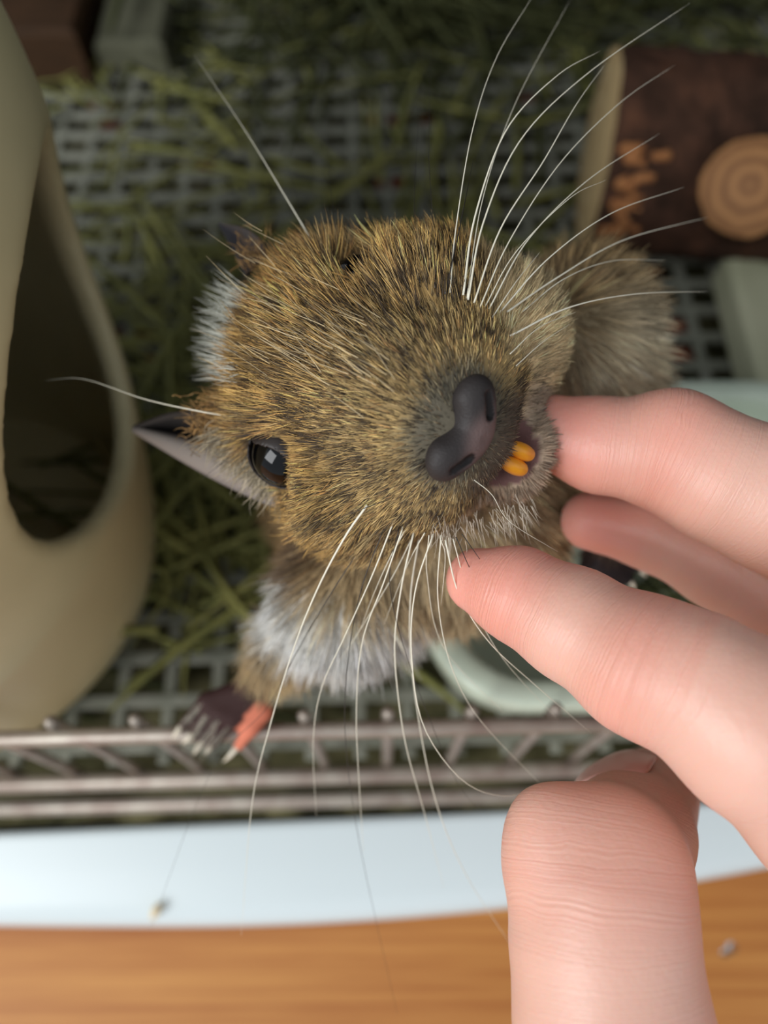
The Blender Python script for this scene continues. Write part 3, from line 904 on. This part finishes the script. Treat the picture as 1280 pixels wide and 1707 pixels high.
def nose_part():
    def f(q):
        a = np.abs(q[:, 1]); s = np.stack([q[:, 0], a, q[:, 2]], 1)
        d = ell(s, (0.0, 3.3, 0.7), (2.0, 2.7, 2.5))
        d = smin(d, ell(q, (0.2, 0, -1.2), (2.0, 3.6, 2.6)), 1.8)
        d = smax(d, -ell(q, (1.5, 0, 3.6), (4, 1.8, 1.5)), 1.4)
        d = smax(d, -cone(s, (2.0, 2.6, -0.8), (1.8, 4.3, 0.6), 0.55, 0.35), 0.5)
        d = smax(d, -cone(q, (2.5, 0, -1.4), (2.2, 0, -4.6), 0.4, 0.4), 0.5)
        return d
    v, qd = nets(f, (-4, -8, -6), (5, 8, 6), 0.28)
    base = np.array([44, 39, 38.0]); c = np.tile(base, (len(v), 1))
    pk = (1 - sm(np.linalg.norm((v - np.array([2.4, 0, -1.2])) * np.array([1, 0.6, 1]), axis=1), 1.0, 3.2))
    c = mixc(c, (112, 90, 86), pk * 0.8)
    st = (cone(np.stack([v[:, 0], np.abs(v[:, 1]), v[:, 2]], 1), (2.0, 2.6, -0.8), (1.8, 4.3, 0.6), 0.6, 0.4) < 0.15)
    c[st] = (16, 12, 12)
    o = mesh_np('nose', (frh(v * np.array([1.0, 1.06, 1.0]) + NOSE)) / 1000, qd, attr_mat('nose_skin', 0.6, 0.35, 0, 0.35, 3500)); point_attr(o, 'col', lin(c)); own(o)
    o['label'] = 'dark grey bare nose pad with two nostrils'
nose_part()

def tooth(sg):
    def f(q):
        d = ell(q, (0, 0, 0), (1.3, 1.1, 2.7)); d = smax(d, -q[:, 2] - 2.0, 0.6)
        return d
    v, qd = nets(f, (-3, -3, -4), (3, 3, 4), 0.25)
    return own(mesh_np('tooth', frh(v + TEETH + np.array([0, sg * 1.02, 0])) / 1000, qd, M_tooth))
for sg in (1, -1): tooth(sg)['label'] = 'orange incisor tooth'

M_ear = attr_mat('ear_skin', 0.75, 0.2, 0.0, 0.4, 3000)
def ear(rows, cols, name='ear'):
    # rows: polylines of (u, v, depth) from base to tip, lofted; given thickness
    R = [spline([W(*p) for p in row], 24) for row in rows]
    G = np.stack([spline([r[i] for r in R], 21) for i in range(24)])      # 24 along, 21 across
    Cc = np.stack([spline([c for c in cols], 21)] * 24)
    gu = np.gradient(G, axis=0); gv = np.gradient(G, axis=1); n = np.cross(gu, gv); n /= np.linalg.norm(n, axis=2)[..., None] + 1e-9
    th = 0.35
    V2 = np.concatenate([(G + n * th).reshape(-1, 3), (G - n * th).reshape(-1, 3)]); F = []
    a, b = 24, 21; off = a * b
    for i in range(a - 1):
        for j in range(b - 1):
            k = i * b + j
            F.append((k, k + 1, k + b + 1, k + b)); F.append((off + k, off + k + b, off + k + b + 1, off + k + 1))
    ring = [i for i in range(b)] + [i * b + b - 1 for i in range(1, a)] + [(a - 1) * b + j for j in range(b - 2, -1, -1)] + [i * b for i in range(a - 2, 0, -1)]
    for k in range(len(ring)):
        x, y_ = ring[k], ring[(k + 1) % len(ring)]
        F.append((x, off + x, off + y_, y_))
    o = mesh_obj(name, V2 / 1000, F, M_ear); point_attr(o, 'col', lin(np.clip(np.concatenate([Cc.reshape(-1, 3)] * 2), 5, 250))); own(o)
    return o
ear([[(395, 690, .110), (345, 688, .114), (285, 690, .119), (224, 712, .124)],
     [(410, 740, .118), (360, 735, .123), (300, 722, .125), (223, 713, .125)],
     [(440, 775, .1135), (380, 755, .114), (310, 738, .118), (222, 714, .124)],
     [(470, 820, .1115), (400, 800, .1125), (320, 770, .118), (222, 716, .125)],
     [(492, 855, .1125), (430, 832, .114), (345, 790, .119), (223, 718, .126)]],
    [(60, 54, 50), (44, 42, 42), (112, 104, 98), (140, 130, 122), (120, 114, 112)])
ear([[(445, 425, .117), (430, 395, .119), (400, 378, .122), (367, 372, .124)],
     [(430, 440, .118), (412, 410, .121), (392, 392, .123), (366, 374, .124)],
     [(408, 462, .117), (392, 425, .120), (378, 400, .123), (366, 377, .124)]],
    [(92, 84, 80), (56, 54, 58), (64, 62, 64)])

# fringe of pale hairs on the lower ear and the fluffy ear base
def strands(name, roots, tips, cols, rad, seed, jitter=0.6, sag=0.0, label=None):
    r = np.random.default_rng(seed); n = len(roots); K = 6; t = np.linspace(0, 1, K)
    roots = np.asarray(roots); tips = np.asarray(tips)
    mid = (roots + tips) / 2 + r.normal(0, jitter, roots.shape)
    pts = ((1 - t) ** 2)[None, :, None] * roots[:, None] + (2 * t * (1 - t))[None, :, None] * mid[:, None] + (t ** 2)[None, :, None] * tips[:, None]
    hc = bpy.data.hair_curves.new(name); hc.add_curves([K] * n)
    hc.attributes['position'].data.foreach_set('vector', (pts.reshape(-1, 3) / 1000).astype(np.float32).ravel())
    ra = hc.attributes.get('radius') or hc.attributes.new('radius', 'FLOAT', 'POINT')
    ra.data.foreach_set('value', np.tile(np.array([1, 1, 0.9, 0.75, 0.5, 0.15]) * rad / 1000, n).astype(np.float32))
    ca = hc.attributes.new('col', 'FLOAT_COLOR', 'POINT')
    cc = np.repeat(lin(np.asarray(cols)), K, axis=0); ca.data.foreach_set('color', np.concatenate([cc, np.ones((n * K, 1))], 1).astype(np.float32).ravel())
    hc.materials.append(M_fur); o = bpy.data.objects.new(name, hc); COL.objects.link(o); own(o); o['kind'] = 'stuff'
    if label: o['label'] = label
    return o
def lerp_line(pts, s):
    P = np.asarray(pts, float); x = s * (len(P) - 1); i = min(int(x), len(P) - 2); return P[i] * (1 - (x - i)) + P[i + 1] * (x - i)
R_, T_, C_ = [], [], []
for i in range(420):              # pale fringe over the near ear
    s = random.random(); a = lerp_line([(355, 715, .111), (400, 740, .110), (440, 775, .1095), (462, 800, .1095)], s)
    a = a + np.array([random.gauss(0, 10), random.gauss(0, 9), 0])
    L = random.uniform(25, 62); ang = math.radians(random.gauss(128, 16) - 18 * (s - 0.5))
    R_.append(W(*a)); T_.append(W(a[0] + L * math.cos(ang), a[1] + L * math.sin(ang), a[2] - 0.0008)); C_.append(np.array([206, 190, 160]) * random.uniform(0.6, 1.1))
for i in range(260):              # ginger fluff in front of the near ear
    a = np.array([random.gauss(352, 16), random.gauss(705, 22), .1115]); L = random.uniform(14, 30); ang = math.radians(random.gauss(190, 35))
    R_.append(W(*a)); T_.append(W(a[0] + L * math.cos(ang), a[1] + L * math.sin(ang), a[2] - 0.001)); C_.append(np.array([190, 150, 96]) * random.uniform(0.5, 1.15))
for i in range(90):              # ginger fluff at the far ear
    a = np.array([random.gauss(425, 14), random.gauss(425, 16), .1155]); L = random.uniform(14, 28); ang = math.radians(random.gauss(215, 35))
    R_.append(W(*a)); T_.append(W(a[0] + L * math.cos(ang), a[1] + L * math.sin(ang), a[2])); C_.append(np.array([170, 130, 76]) * random.uniform(0.5, 1.1))
strands('ear_fringe', R_, T_, np.clip(C_, 0, 245), 0.06, 3, label='pale fringe of hair on the ears')

def claw(a, b, wd):
    A, B = W(*a), W(*b); mid = (A + B) / 2 + np.array([0, -0.4, 0.7])
    P = spline([A, mid, B], 8); return own(tube('claw', P / 1000, np.array([1, 1, .95, .85, .7, .5, .3, .1]) * wd / 1000, M_claw, None, 8))
for a, b in (((304, 1208, .1472), (287, 1232, .148)), ((325, 1222, .1466), (303, 1240, .1475)), ((341, 1232, .1462), (322, 1258, .147)), ((355, 1238, .1462), (343, 1256, .147)), ((398, 1243, .1467), (371, 1271, .148)),
             ((1064, 947, .1478), (1078, 962, .149)), ((1048, 966, .1478), (1058, 984, .149)), ((1070, 934, .1488), (1084, 946, .15))):
    claw(a, b, 0.55)
R_, T_, C_ = [], [], []
for i in range(80):              # pale hairs over the toes
    k = random.randrange(4); a, b, c = [np.array(x) for x in DIG[k]]; s = random.random()
    p = (b * (1 - s) + c * s) + np.array([random.gauss(0, 2.5), random.gauss(-3, 2.5), -0.0015]); L = random.uniform(15, 45)
    dr = (c - b)[:2]; dr = dr / np.linalg.norm(dr)
    R_.append(W(*p)); T_.append(W(p[0] + dr[0] * L + random.gauss(0, 4), p[1] + dr[1] * L + 4, p[2] - .0003)); C_.append(np.array([196, 188, 170]) * random.uniform(0.45, 1.15))
strands('toe_hair', R_, T_, np.clip(C_, 0, 245), 0.05, 8, 0.3, label='silvery hairs over the toes')
R_, T_, C_ = [], [], []
for i in range(620):              # fine pale hairs round the lower lip and along the whisker pad
    an = math.radians(random.uniform(-115, 115)); rr = random.gauss(1, .05)
    p = np.array([21.6 - 1.5 * abs(an) + random.gauss(0, .5), 6.6 * math.sin(an) * rr, -14.0 - 8.4 * math.cos(an) * rr])
    d_ = np.array([0.45, math.sin(an), -math.cos(an)]); d_ /= np.linalg.norm(d_); L = random.uniform(0.8, 2.2)
    R_.append(frh(p)); T_.append(frh(p + d_ * L + np.array([random.gauss(0, .2), random.gauss(0, .2), 0]))); C_.append(np.array([226, 206, 184]) * random.uniform(0.7, 1.05))
for i in range(150):              # short white hairs fringing the lower side of the muzzle
    s = random.random(); a = lerp_line([(880, 832, .0935), (850, 862, .0945), (790, 880, .0955), (720, 888, .097)], s)
    a = a + np.array([random.gauss(0, 10), random.gauss(-6, 12), random.gauss(0, .0004)]); a[2] = min(skin_depth(a[0], a[1], a[2]), .099) - .0006; ang = math.radians(random.gauss(62 + 25 * s, 14)); L = random.uniform(14, 46)
    R_.append(W(*a)); T_.append(W(a[0] + L * math.cos(ang), a[1] + L * math.sin(ang), a[2] + .0012)); C_.append(np.array([232, 220, 200]) * random.uniform(0.75, 1.05))
strands('lip_hair', R_, T_, np.clip(C_, 0, 245), 0.024, 9, 0.25, label='fine pale hairs around the lower lip')
R_, T_, C_ = [], [], []
for i in range(300):              # white tuft on the nape
    s = random.random(); a = lerp_line([(400, 485, .1135), (378, 530, .1135), (372, 585, .114), (376, 630, .1145)], s); a = a + np.array([random.uniform(-4, 24), random.gauss(0, 8), 0])
    a[2] = skin_depth(a[0] + 12, a[1], a[2]) - .0016
    ang = math.radians(random.gauss(196, 12) + (0.5 - s) * 18); L = random.uniform(22, 64)
    R_.append(W(*a)); T_.append(W(a[0] + L * math.cos(ang), a[1] + L * math.sin(ang), a[2] + .001)); C_.append(np.array([214, 214, 200]) * random.uniform(0.75, 1.1))
for i in range(70):               # long pale guard hairs on the crown
    a = np.array([random.uniform(405, 660), 0, .1035]); a[1] = 500 + (a[0] - 410) * 0.45 + random.gauss(0, 60); a[2] = skin_depth(a[0], a[1], .105) - .0022
    ang = math.radians(random.gauss(212, 9)); L = random.uniform(50, 110)
    R_.append(W(*a)); T_.append(W(a[0] + L * math.cos(ang), a[1] + L * math.sin(ang), a[2] + .002)); C_.append(np.array([214, 192, 150]) * random.uniform(0.7, 1.05))
strands('nape_tuft', R_, T_, np.clip(C_, 0, 245), 0.042, 10, 0.16, label='white tuft of hair on the nape')

WH = [  # root to tip in the picture, width, depths at root and tip, light or dark
 ([(750,488),(760,380),(788,215),(828,95),(890,-10)], .10, (.1035,.118), 1), ([(772,492),(792,360),(845,215),(930,125),(1000,85)], .16, (.102,.112), 1),
 ([(780,500),(806,370),(870,230),(985,118),(1150,5)], .15, (.102,.115), 1), ([(790,505),(835,380),(905,270),(960,175),(1010,105)], .13, (.101,.113), 1),
 ([(800,512),(850,400),(935,270),(1035,170),(1125,108)], .10, (.101,.118), 1), ([(815,515),(880,400),(980,300),(1100,222)], .11, (.100,.113), 1),
 ([(832,522),(915,430),(1020,355),(1140,312)], .11, (.100,.112), 1), ([(845,520),(930,462),(1040,400),(1180,362)], .15, (.099,.118), 1),
 ([(850,560),(950,512),(1060,490),(1180,486)], .14, (.099,.116), 1), ([(870,520),(940,465),(1020,435),(1110,434)], .08, (.100,.115), 1),
 ([(778,498),(805,330),(860,170),(950,0)], .07, (.102,.122), 1), ([(808,512),(860,420),(950,330),(1010,300)], .07, (.1005,.108), 1),
 ([(742,490),(770,360),(790,260)], .10, (.103,.11), 0), ([(725,480),(722,380),(715,250),(718,60)], .06, (.104,.125), 0),
 ([(700,470),(690,360),(700,150)], .05, (.104,.125), 0), ([(520,402),(480,335),(410,220),(324,92)], .12, (.110,.118), 1),
 ([(404,697),(330,685),(240,665),(140,632),(75,634)], .13, (.110,.122), 1), ([(440,722),(380,730),(310,748)], .06, (.109,.114), 0), ([(438,735),(385,760),(335,800)], .06, (.1095,.113), 0),
 ([(612,842),(575,895),(530,980),(490,1080),(450,1210),(420,1340),(402,1560)], .17, (.100,.118), 1),
 ([(600,915),(545,1000),(490,1095),(445,1180),(350,1290),(250,1550)], .07, (.102,.125), 0), ([(655,872),(620,960),(575,1060),(535,1150),(522,1240),(527,1360)], .11, (.099,.118), 1),
 ([(672,878),(640,970),(604,1070),(594,1190),(600,1330),(606,1420)], .11, (.099,.118), 1), ([(640,880),(600,990),(578,1120),(577,1250),(602,1420),(662,1690)], .07, (.100,.124), 0),
 ([(690,885),(668,985),(658,1090),(674,1230),(706,1350),(740,1480)], .14, (.098,.116), 1), ([(700,888),(684,1000),(688,1130),(722,1320),(775,1455),(856,1582)], .13, (.098,.115), 1),
 ([(722,890),(692,985),(686,1090),(706,1210),(770,1300),(840,1327),(905,1312)], .11, (.097,.110), 1), ([(735,892),(730,1000),(752,1110),(800,1200),(905,1312)], .09, (.097,.112), 1),
 ([(742,900),(765,990),(815,1070),(890,1140),(985,1222)], .12, (.096,.106), 1), ([(755,898),(785,1000),(840,1100),(930,1200)], .07, (.096,.110), 1),
 ([(665,880),(650,980),(690,1130),(760,1300),(800,1350)], .06, (.099,.12), 0), ([(715,892),(712,960),(740,1080),(840,1190)], .07, (.097,.112), 1),
 ([(690,890),(655,960),(600,1050),(560,1110)], .08, (.0985,.108), 1), ([(676,882),(650,930),(625,985),(600,1050)], .09, (.0985,.106), 1), ([(760,895),(790,960),(822,995)], .06, (.0955,.099), 0),
 ([(770,890),(805,940),(835,985)], .05, (.0955,.098), 0), ([(640,835),(600,850),(560,865)], .05, (.0965,.0975), 0), ([(790,800),(820,825),(850,870),(930,920)], .05, (.092,.097), 1),
 ([(735,900),(742,930),(735,1010)], .07, (.0965,.100), 1), ([(708,888),(680,940),(640,1040)], .08, (.098,.106), 1), ([(748,896),(752,950),(775,1010),(805,1060)], .07, (.0962,.102), 1),
 ([(850,590),(900,545),(960,520)], .06, (.098,.104), 1), ([(860,610),(905,570),(950,540)], .05, (.098,.103), 1), ([(820,530),(860,470),(900,420)], .08, (.0995,.105), 1),
 ([(500,385),(495,330),(470,250)], .03, (.112,.118), 0), ([(560,395),(550,300),(545,230)], .03, (.111,.118), 0)]
for pts, wd, (d0, d1), lt in WH:
    dd = skin_depth(*pts[0], d0)
    if abs(dd - d0) < 0.012: d1 += (dd - d0); d0 = dd - 0.0006
    n = len(pts); P = spline([W(u, v, d0 + (d1 - d0) * (i / (n - 1)) ** 1.35) for i, (u, v) in enumerate(pts)], 30)
    tt = np.linspace(0, 1, 30)
    own(tube('whisker', P / 1000, (0.85 * wd * (1 - tt) ** 0.8 + 0.014) / 1000, M_whisker_w if lt else M_whisker_b, None, 6))

# ================================================================== HAND
IDX = [(798, 968, .1000, 4.2), (862, 990, .0970, 5.6), (955, 1040, .0935, 6.5), (1065, 1105, .0890, 7.3), (1162, 1145, .0860, 7.9), (1262, 1215, .0840, 9.3), (1450, 1345, .085, 10.8)]
MID = [(985, 868, .121, 4.6), (1085, 888, .119, 5.4), (1200, 940, .115, 6.4), (1290, 985, .112, 7.2), (1520, 1130, .108, 9.5)]
RNGF = [(925, 722, .1075, 5.2), (1000, 742, .1065, 6.2), (1110, 755, .1045, 7.3), (1200, 797, .1025, 8.1), (1285, 832, .1015, 8.8), (1510, 960, .104, 10)]
PNK = [(1420, 760, .125, 5.2), (1480, 720, .122, 6), (1560, 780, .115, 7), (1560, 860, .112, 8.5)]
THB1 = [(1006, 1448, .0905, 9.0), (1003, 1500, .0890, 9.7), (1005, 1580, .0875, 9.9), (1020, 1707, .0855, 10.3), (1075, 1950, .083, 12)]
THB2 = [(1010, 1448, .0915, 8.8), (1050, 1392, .1020, 7.8), (1092, 1318, .1180, 6.4)]
def chain(p, C, k, flat=None):
    d = None; al = np.zeros(len(p)); best = np.full(len(p), 1e9); L = 0.0
    for a, b in zip(C[:-1], C[1:]):
        A, B = W(*a[:3]), W(*b[:3]); ab = B - A; t = np.clip((p - A) @ ab / (ab @ ab), 0, 1)
        x = np.linalg.norm(p - A - t[:, None] * ab, axis=1) - (a[3] + (b[3] - a[3]) * t)
        d = x if d is None else smin(d, x, k)
        tt = (p - A) @ ab / (ab @ ab); al = np.where(x < best, L + tt * np.linalg.norm(ab), al); best = np.minimum(best, x); L += np.linalg.norm(ab)
    return d, al
WR = W(2550, 1750, .10); WR2 = W(3300, 2150, .11)
CMC = W(1800, 2050, .088)
def hand_sdf(p, full=False):
    di, ai = chain(p, IDX, 2.0); dm, am = chain(p, MID, 2.0); dr, ar = chain(p, RNGF, 2.0); dp, ap = chain(p, PNK, 2.0)
    dt, at = chain(p, THB1, 2.0); dt2, at2 = chain(p, THB2, 2.0)
    dt = smin(dt, dt2, 3.0)
    # knuckle knob on the thumb and small knobs at the finger joints
    dt = smin(dt, ell(p, W(905, 1370, .0905), (3.7, 3.8, 3.8)), 5)
    dt = smin(dt, ell(p, W(905, 1440, .0895), (3.7, 4.0, 4.0)), 4)
    di = smin(di, sph(p, W(1085, 1115, .0890), 7.2), 3)
    dr = smin(dr, sph(p, W(1125, 745, .1045), 7.2), 3)
    pal = cone(p, W(*IDX[-1][:3]), WR, 12, 15)
    for c in (MID[-1], RNGF[-1], PNK[-1]): pal = smin(pal, cone(p, W(*c[:3]), WR, c[3] + .5, 15), 8)
    pal = smin(pal, cone(p, W(*THB1[-1][:3]), CMC, 11.5, 15), 6)
    pal = smin(pal, cone(p, CMC, WR, 15, 17), 12)
    pal = smin(pal, cone(p, WR, WR2, 19, 22), 10)
    d = np.minimum(np.minimum(di, dm), np.minimum(dr, dp))
    d = smin(d, pal, 5); d = np.minimum(d, smin(dt, pal, 5))
    if full: return d, (di, dm, dr, dp, dt), (ai, am, ar, ap, at)
    return d
pts_ = np.array([W(*c[:3]) for C in (IDX, MID, RNGF, PNK, THB1, THB2) for c in C] + [WR, WR2, CMC])
HV, HQ = nets(hand_sdf, pts_.min(0) - 26, np.minimum(pts_.max(0) + 26, [190, 400, 400]), 0.8)
_, DD, AA = hand_sdf(HV, True)
DD = np.stack(DD, 1); AA = np.stack(AA, 1); which = DD.argmin(1)
along = AA[np.arange(len(HV)), which]
hn = vnormals(HV, HQ)
hc = np.tile(np.array([220, 174, 156.0]), (len(HV), 1))
tipw = np.exp(-(along / 9.0) ** 2) * (which < 3)
hc = mixc(hc, (226, 156, 140), np.clip(tipw, 0, 1))
def jw(fi, centre, s_): return np.exp(-((along - centre) / s_) ** 2) * (which == fi)
def clen(C, k): return sum(np.linalg.norm(W(*C[i + 1][:3]) - W(*C[i][:3])) for i in range(k))
jo = jw(0, clen(IDX, 1) + 1, 3.5) + jw(0, clen(IDX, 3), 5) + jw(2, clen(RNGF, 2), 5) + 0.55 * jw(4, 1, 5)
hc = mixc(hc, (226, 152, 134), np.clip(jo, 0, 1) * 0.55)
nz = smooth_noise(HV, 4.0, 50); hc = hc + (nz * 5)[:, None]
crease = np.clip(jo + 0.25, 0, 1)
for _ in range(14):                 # even out the jumps where finger bones meet
    acc = np.stack([along, crease], 1) * 2.0; cn = np.full(len(HV), 2.0)
    for k in range(4):
        np.add.at(acc, HQ[:, k], np.stack([along, crease], 1)[HQ[:, (k + 1) % 4]]); np.add.at(cn, HQ[:, k], 1)
    along, crease = (acc / cn[:, None]).T
def skin_mat():
    m, nt, b = mat('human_skin')
    a = node(nt, 'ShaderNodeAttribute', attribute_name='col'); nt.links.new(a.outputs['Color'], b.inputs['Base Color'])
    b.inputs['Roughness'].default_value = 0.42; b.inputs['Specular IOR Level'].default_value = 0.45
    b.inputs['Subsurface Weight'].default_value = 0.55; b.inputs['Subsurface Radius'].default_value = (1.0, 0.32, 0.18); b.inputs['Subsurface Scale'].default_value = 0.0028
    tc = node(nt, 'ShaderNodeTexCoord')
    al = node(nt, 'ShaderNodeAttribute', attribute_name='along'); cr = node(nt, 'ShaderNodeAttribute', attribute_name='crease')
    big = node(nt, 'ShaderNodeTexNoise'); big.inputs['Scale'].default_value = 160; nt.links.new(tc.outputs['Object'], big.inputs['Vector'])
    w1 = node(nt, 'ShaderNodeMath', operation='MULTIPLY_ADD'); w1.inputs[1].default_value = 3.4
    nt.links.new(al.outputs['Fac'], w1.inputs[0])
    b8 = node(nt, 'ShaderNodeMath', operation='MULTIPLY'); b8.inputs[1].default_value = 2.2; nt.links.new(big.outputs[0], b8.inputs[0]); nt.links.new(b8.outputs[0], w1.inputs[2])
    ln_ = node(nt, 'ShaderNodeTexNoise', noise_dimensions='1D'); ln_.inputs['Scale'].default_value = 1.0; ln_.inputs['Detail'].default_value = 3
    nt.links.new(w1.outputs[0], ln_.inputs['W'])
    ml = node(nt, 'ShaderNodeMath', operation='MULTIPLY'); nt.links.new(ln_.outputs[0], ml.inputs[0]); nt.links.new(cr.outputs['Fac'], ml.inputs[1])
    vo = node(nt, 'ShaderNodeTexVoronoi'); vo.inputs['Scale'].default_value = 1700; nt.links.new(tc.outputs['Object'], vo.inputs['Vector'])
    v2 = node(nt, 'ShaderNodeMath', operation='MULTIPLY'); v2.inputs[1].default_value = 0.16; nt.links.new(vo.outputs[0], v2.inputs[0])
    ad = node(nt, 'ShaderNodeMath', operation='ADD'); nt.links.new(ml.outputs[0], ad.inputs[0]); nt.links.new(v2.outputs[0], ad.inputs[1])
    bp = node(nt, 'ShaderNodeBump'); bp.inputs['Strength'].default_value = 0.6; bp.inputs['Distance'].default_value = 0.0003
    nt.links.new(ad.outputs[0], bp.inputs['Height']); nt.links.new(bp.outputs[0], b.inputs['Normal'])
    return m
hand = mesh_np('hand', HV / 1000, HQ, skin_mat())
point_attr(hand, 'col', lin(np.clip(hc, 0, 250))); point_attr(hand, 'along', along); point_attr(hand, 'crease', crease)
tag(hand, 'pale bare hand reaching in from the right, fingers scratching under the degu chin', 'hand')

def nail(name, c, ax, up, L, wd, curv):
    ax = ax / np.linalg.norm(ax); up = up - ax * (up @ ax); up /= np.linalg.norm(up); sd = np.cross(ax, up)
    n, k = 12, 13; V_ = []
    for layer in (0, 1):
        for i in range(n):
            s = -1 + 2 * i / (n - 1)
            ww = wd * (1 - 0.25 * max(0, s) ** 4 - 0.12 * max(0, -s) ** 3)
            for j in range(k):
                x = -1 + 2 * j / (k - 1)
                V_.append(c + ax * L * (s * (1 - 0.12 * x * x)) + sd * ww * math.sin(x * 1.1) / math.sin(1.1) + up * (curv * (math.cos(x * 1.1) - 1) - 0.5 * layer - 0.4 * s * s))
    F = []; off = n * k
    for i in range(n - 1):
        for j in range(k - 1):
            a = i * k + j; F.append((a, a + 1, a + k + 1, a + k)); F.append((off + a, off + a + k, off + a + k + 1, off + a + 1))
    ring = list(range(k)) + [i * k + k - 1 for i in range(1, n)] + [(n - 1) * k + j for j in range(k - 2, -1, -1)] + [i * k for i in range(n - 2, 0, -1)]
    for q_ in range(len(ring)):
        a, b = ring[q_], ring[(q_ + 1) % len(ring)]; F.append((a, off + a, off + b, b))
    o = mesh_obj(name, np.array(V_) / 1000, F, M_nail, hand); return o
tax = W(*THB2[2][:3]) - W(*THB2[1][:3])
nail('thumb_nail', W(1016, 1266, .1085), tax, CUP * 0.75 - CX * 0.55 + CBK * 0.35, 6.0, 5.6, 2.6)['label'] = 'pink thumb nail seen edge on'

# ================================================================== small bits
hk = tube('seed_husk', np.array([PZ(254, 1530, -0.0305), PZ(260, 1518, -0.0285), PZ(268, 1506, -0.0292)]), [0.0006, 0.0013, 0.0006], M_husk, None, 8)
tag(hk, 'tiny beige seed husk lying on the white tray rim', 'husk')
def drop(u, v, r, label):
    V_, F = [], []; n = 20; c = PZ(u, v, FLOOR_Z)
    prof = [(1.0, 0.0), (0.92, 0.22), (0.7, 0.38), (0.4, 0.46), (0.0, 0.5)]
    for rr, z in prof[:-1]:
        for j in range(n):
            a = 2 * math.pi * j / n; V_.append((c[0] + r * rr * math.cos(a), c[1] + r * rr * math.sin(a), c[2] + r * z * 0.35 + 0.00005))
    V_.append((c[0], c[1], c[2] + r * 0.175))
    for i in range(3):
        for j in range(n): F.append((i * n + j, i * n + (j + 1) % n, (i + 1) * n + (j + 1) % n, (i + 1) * n + j))
    for j in range(n): F.append((3 * n + j, 3 * n + (j + 1) % n, 4 * n))
    F.append(tuple(range(n))[::-1])
    m, nt, b = mat('water'); b.inputs['Transmission Weight'].default_value = 1.0; b.inputs['Roughness'].default_value = 0.05; b.inputs['IOR'].default_value = 1.33
    return tag(mesh_obj('water_drop', V_, F, m), label, 'water drop')
drop(1219, 1580, 0.0016, 'clear round water drop on the orange wood right of the thumb')
drop(1208, 1589, 0.0012, 'fainter smaller drop touching the clear round one on the wood')
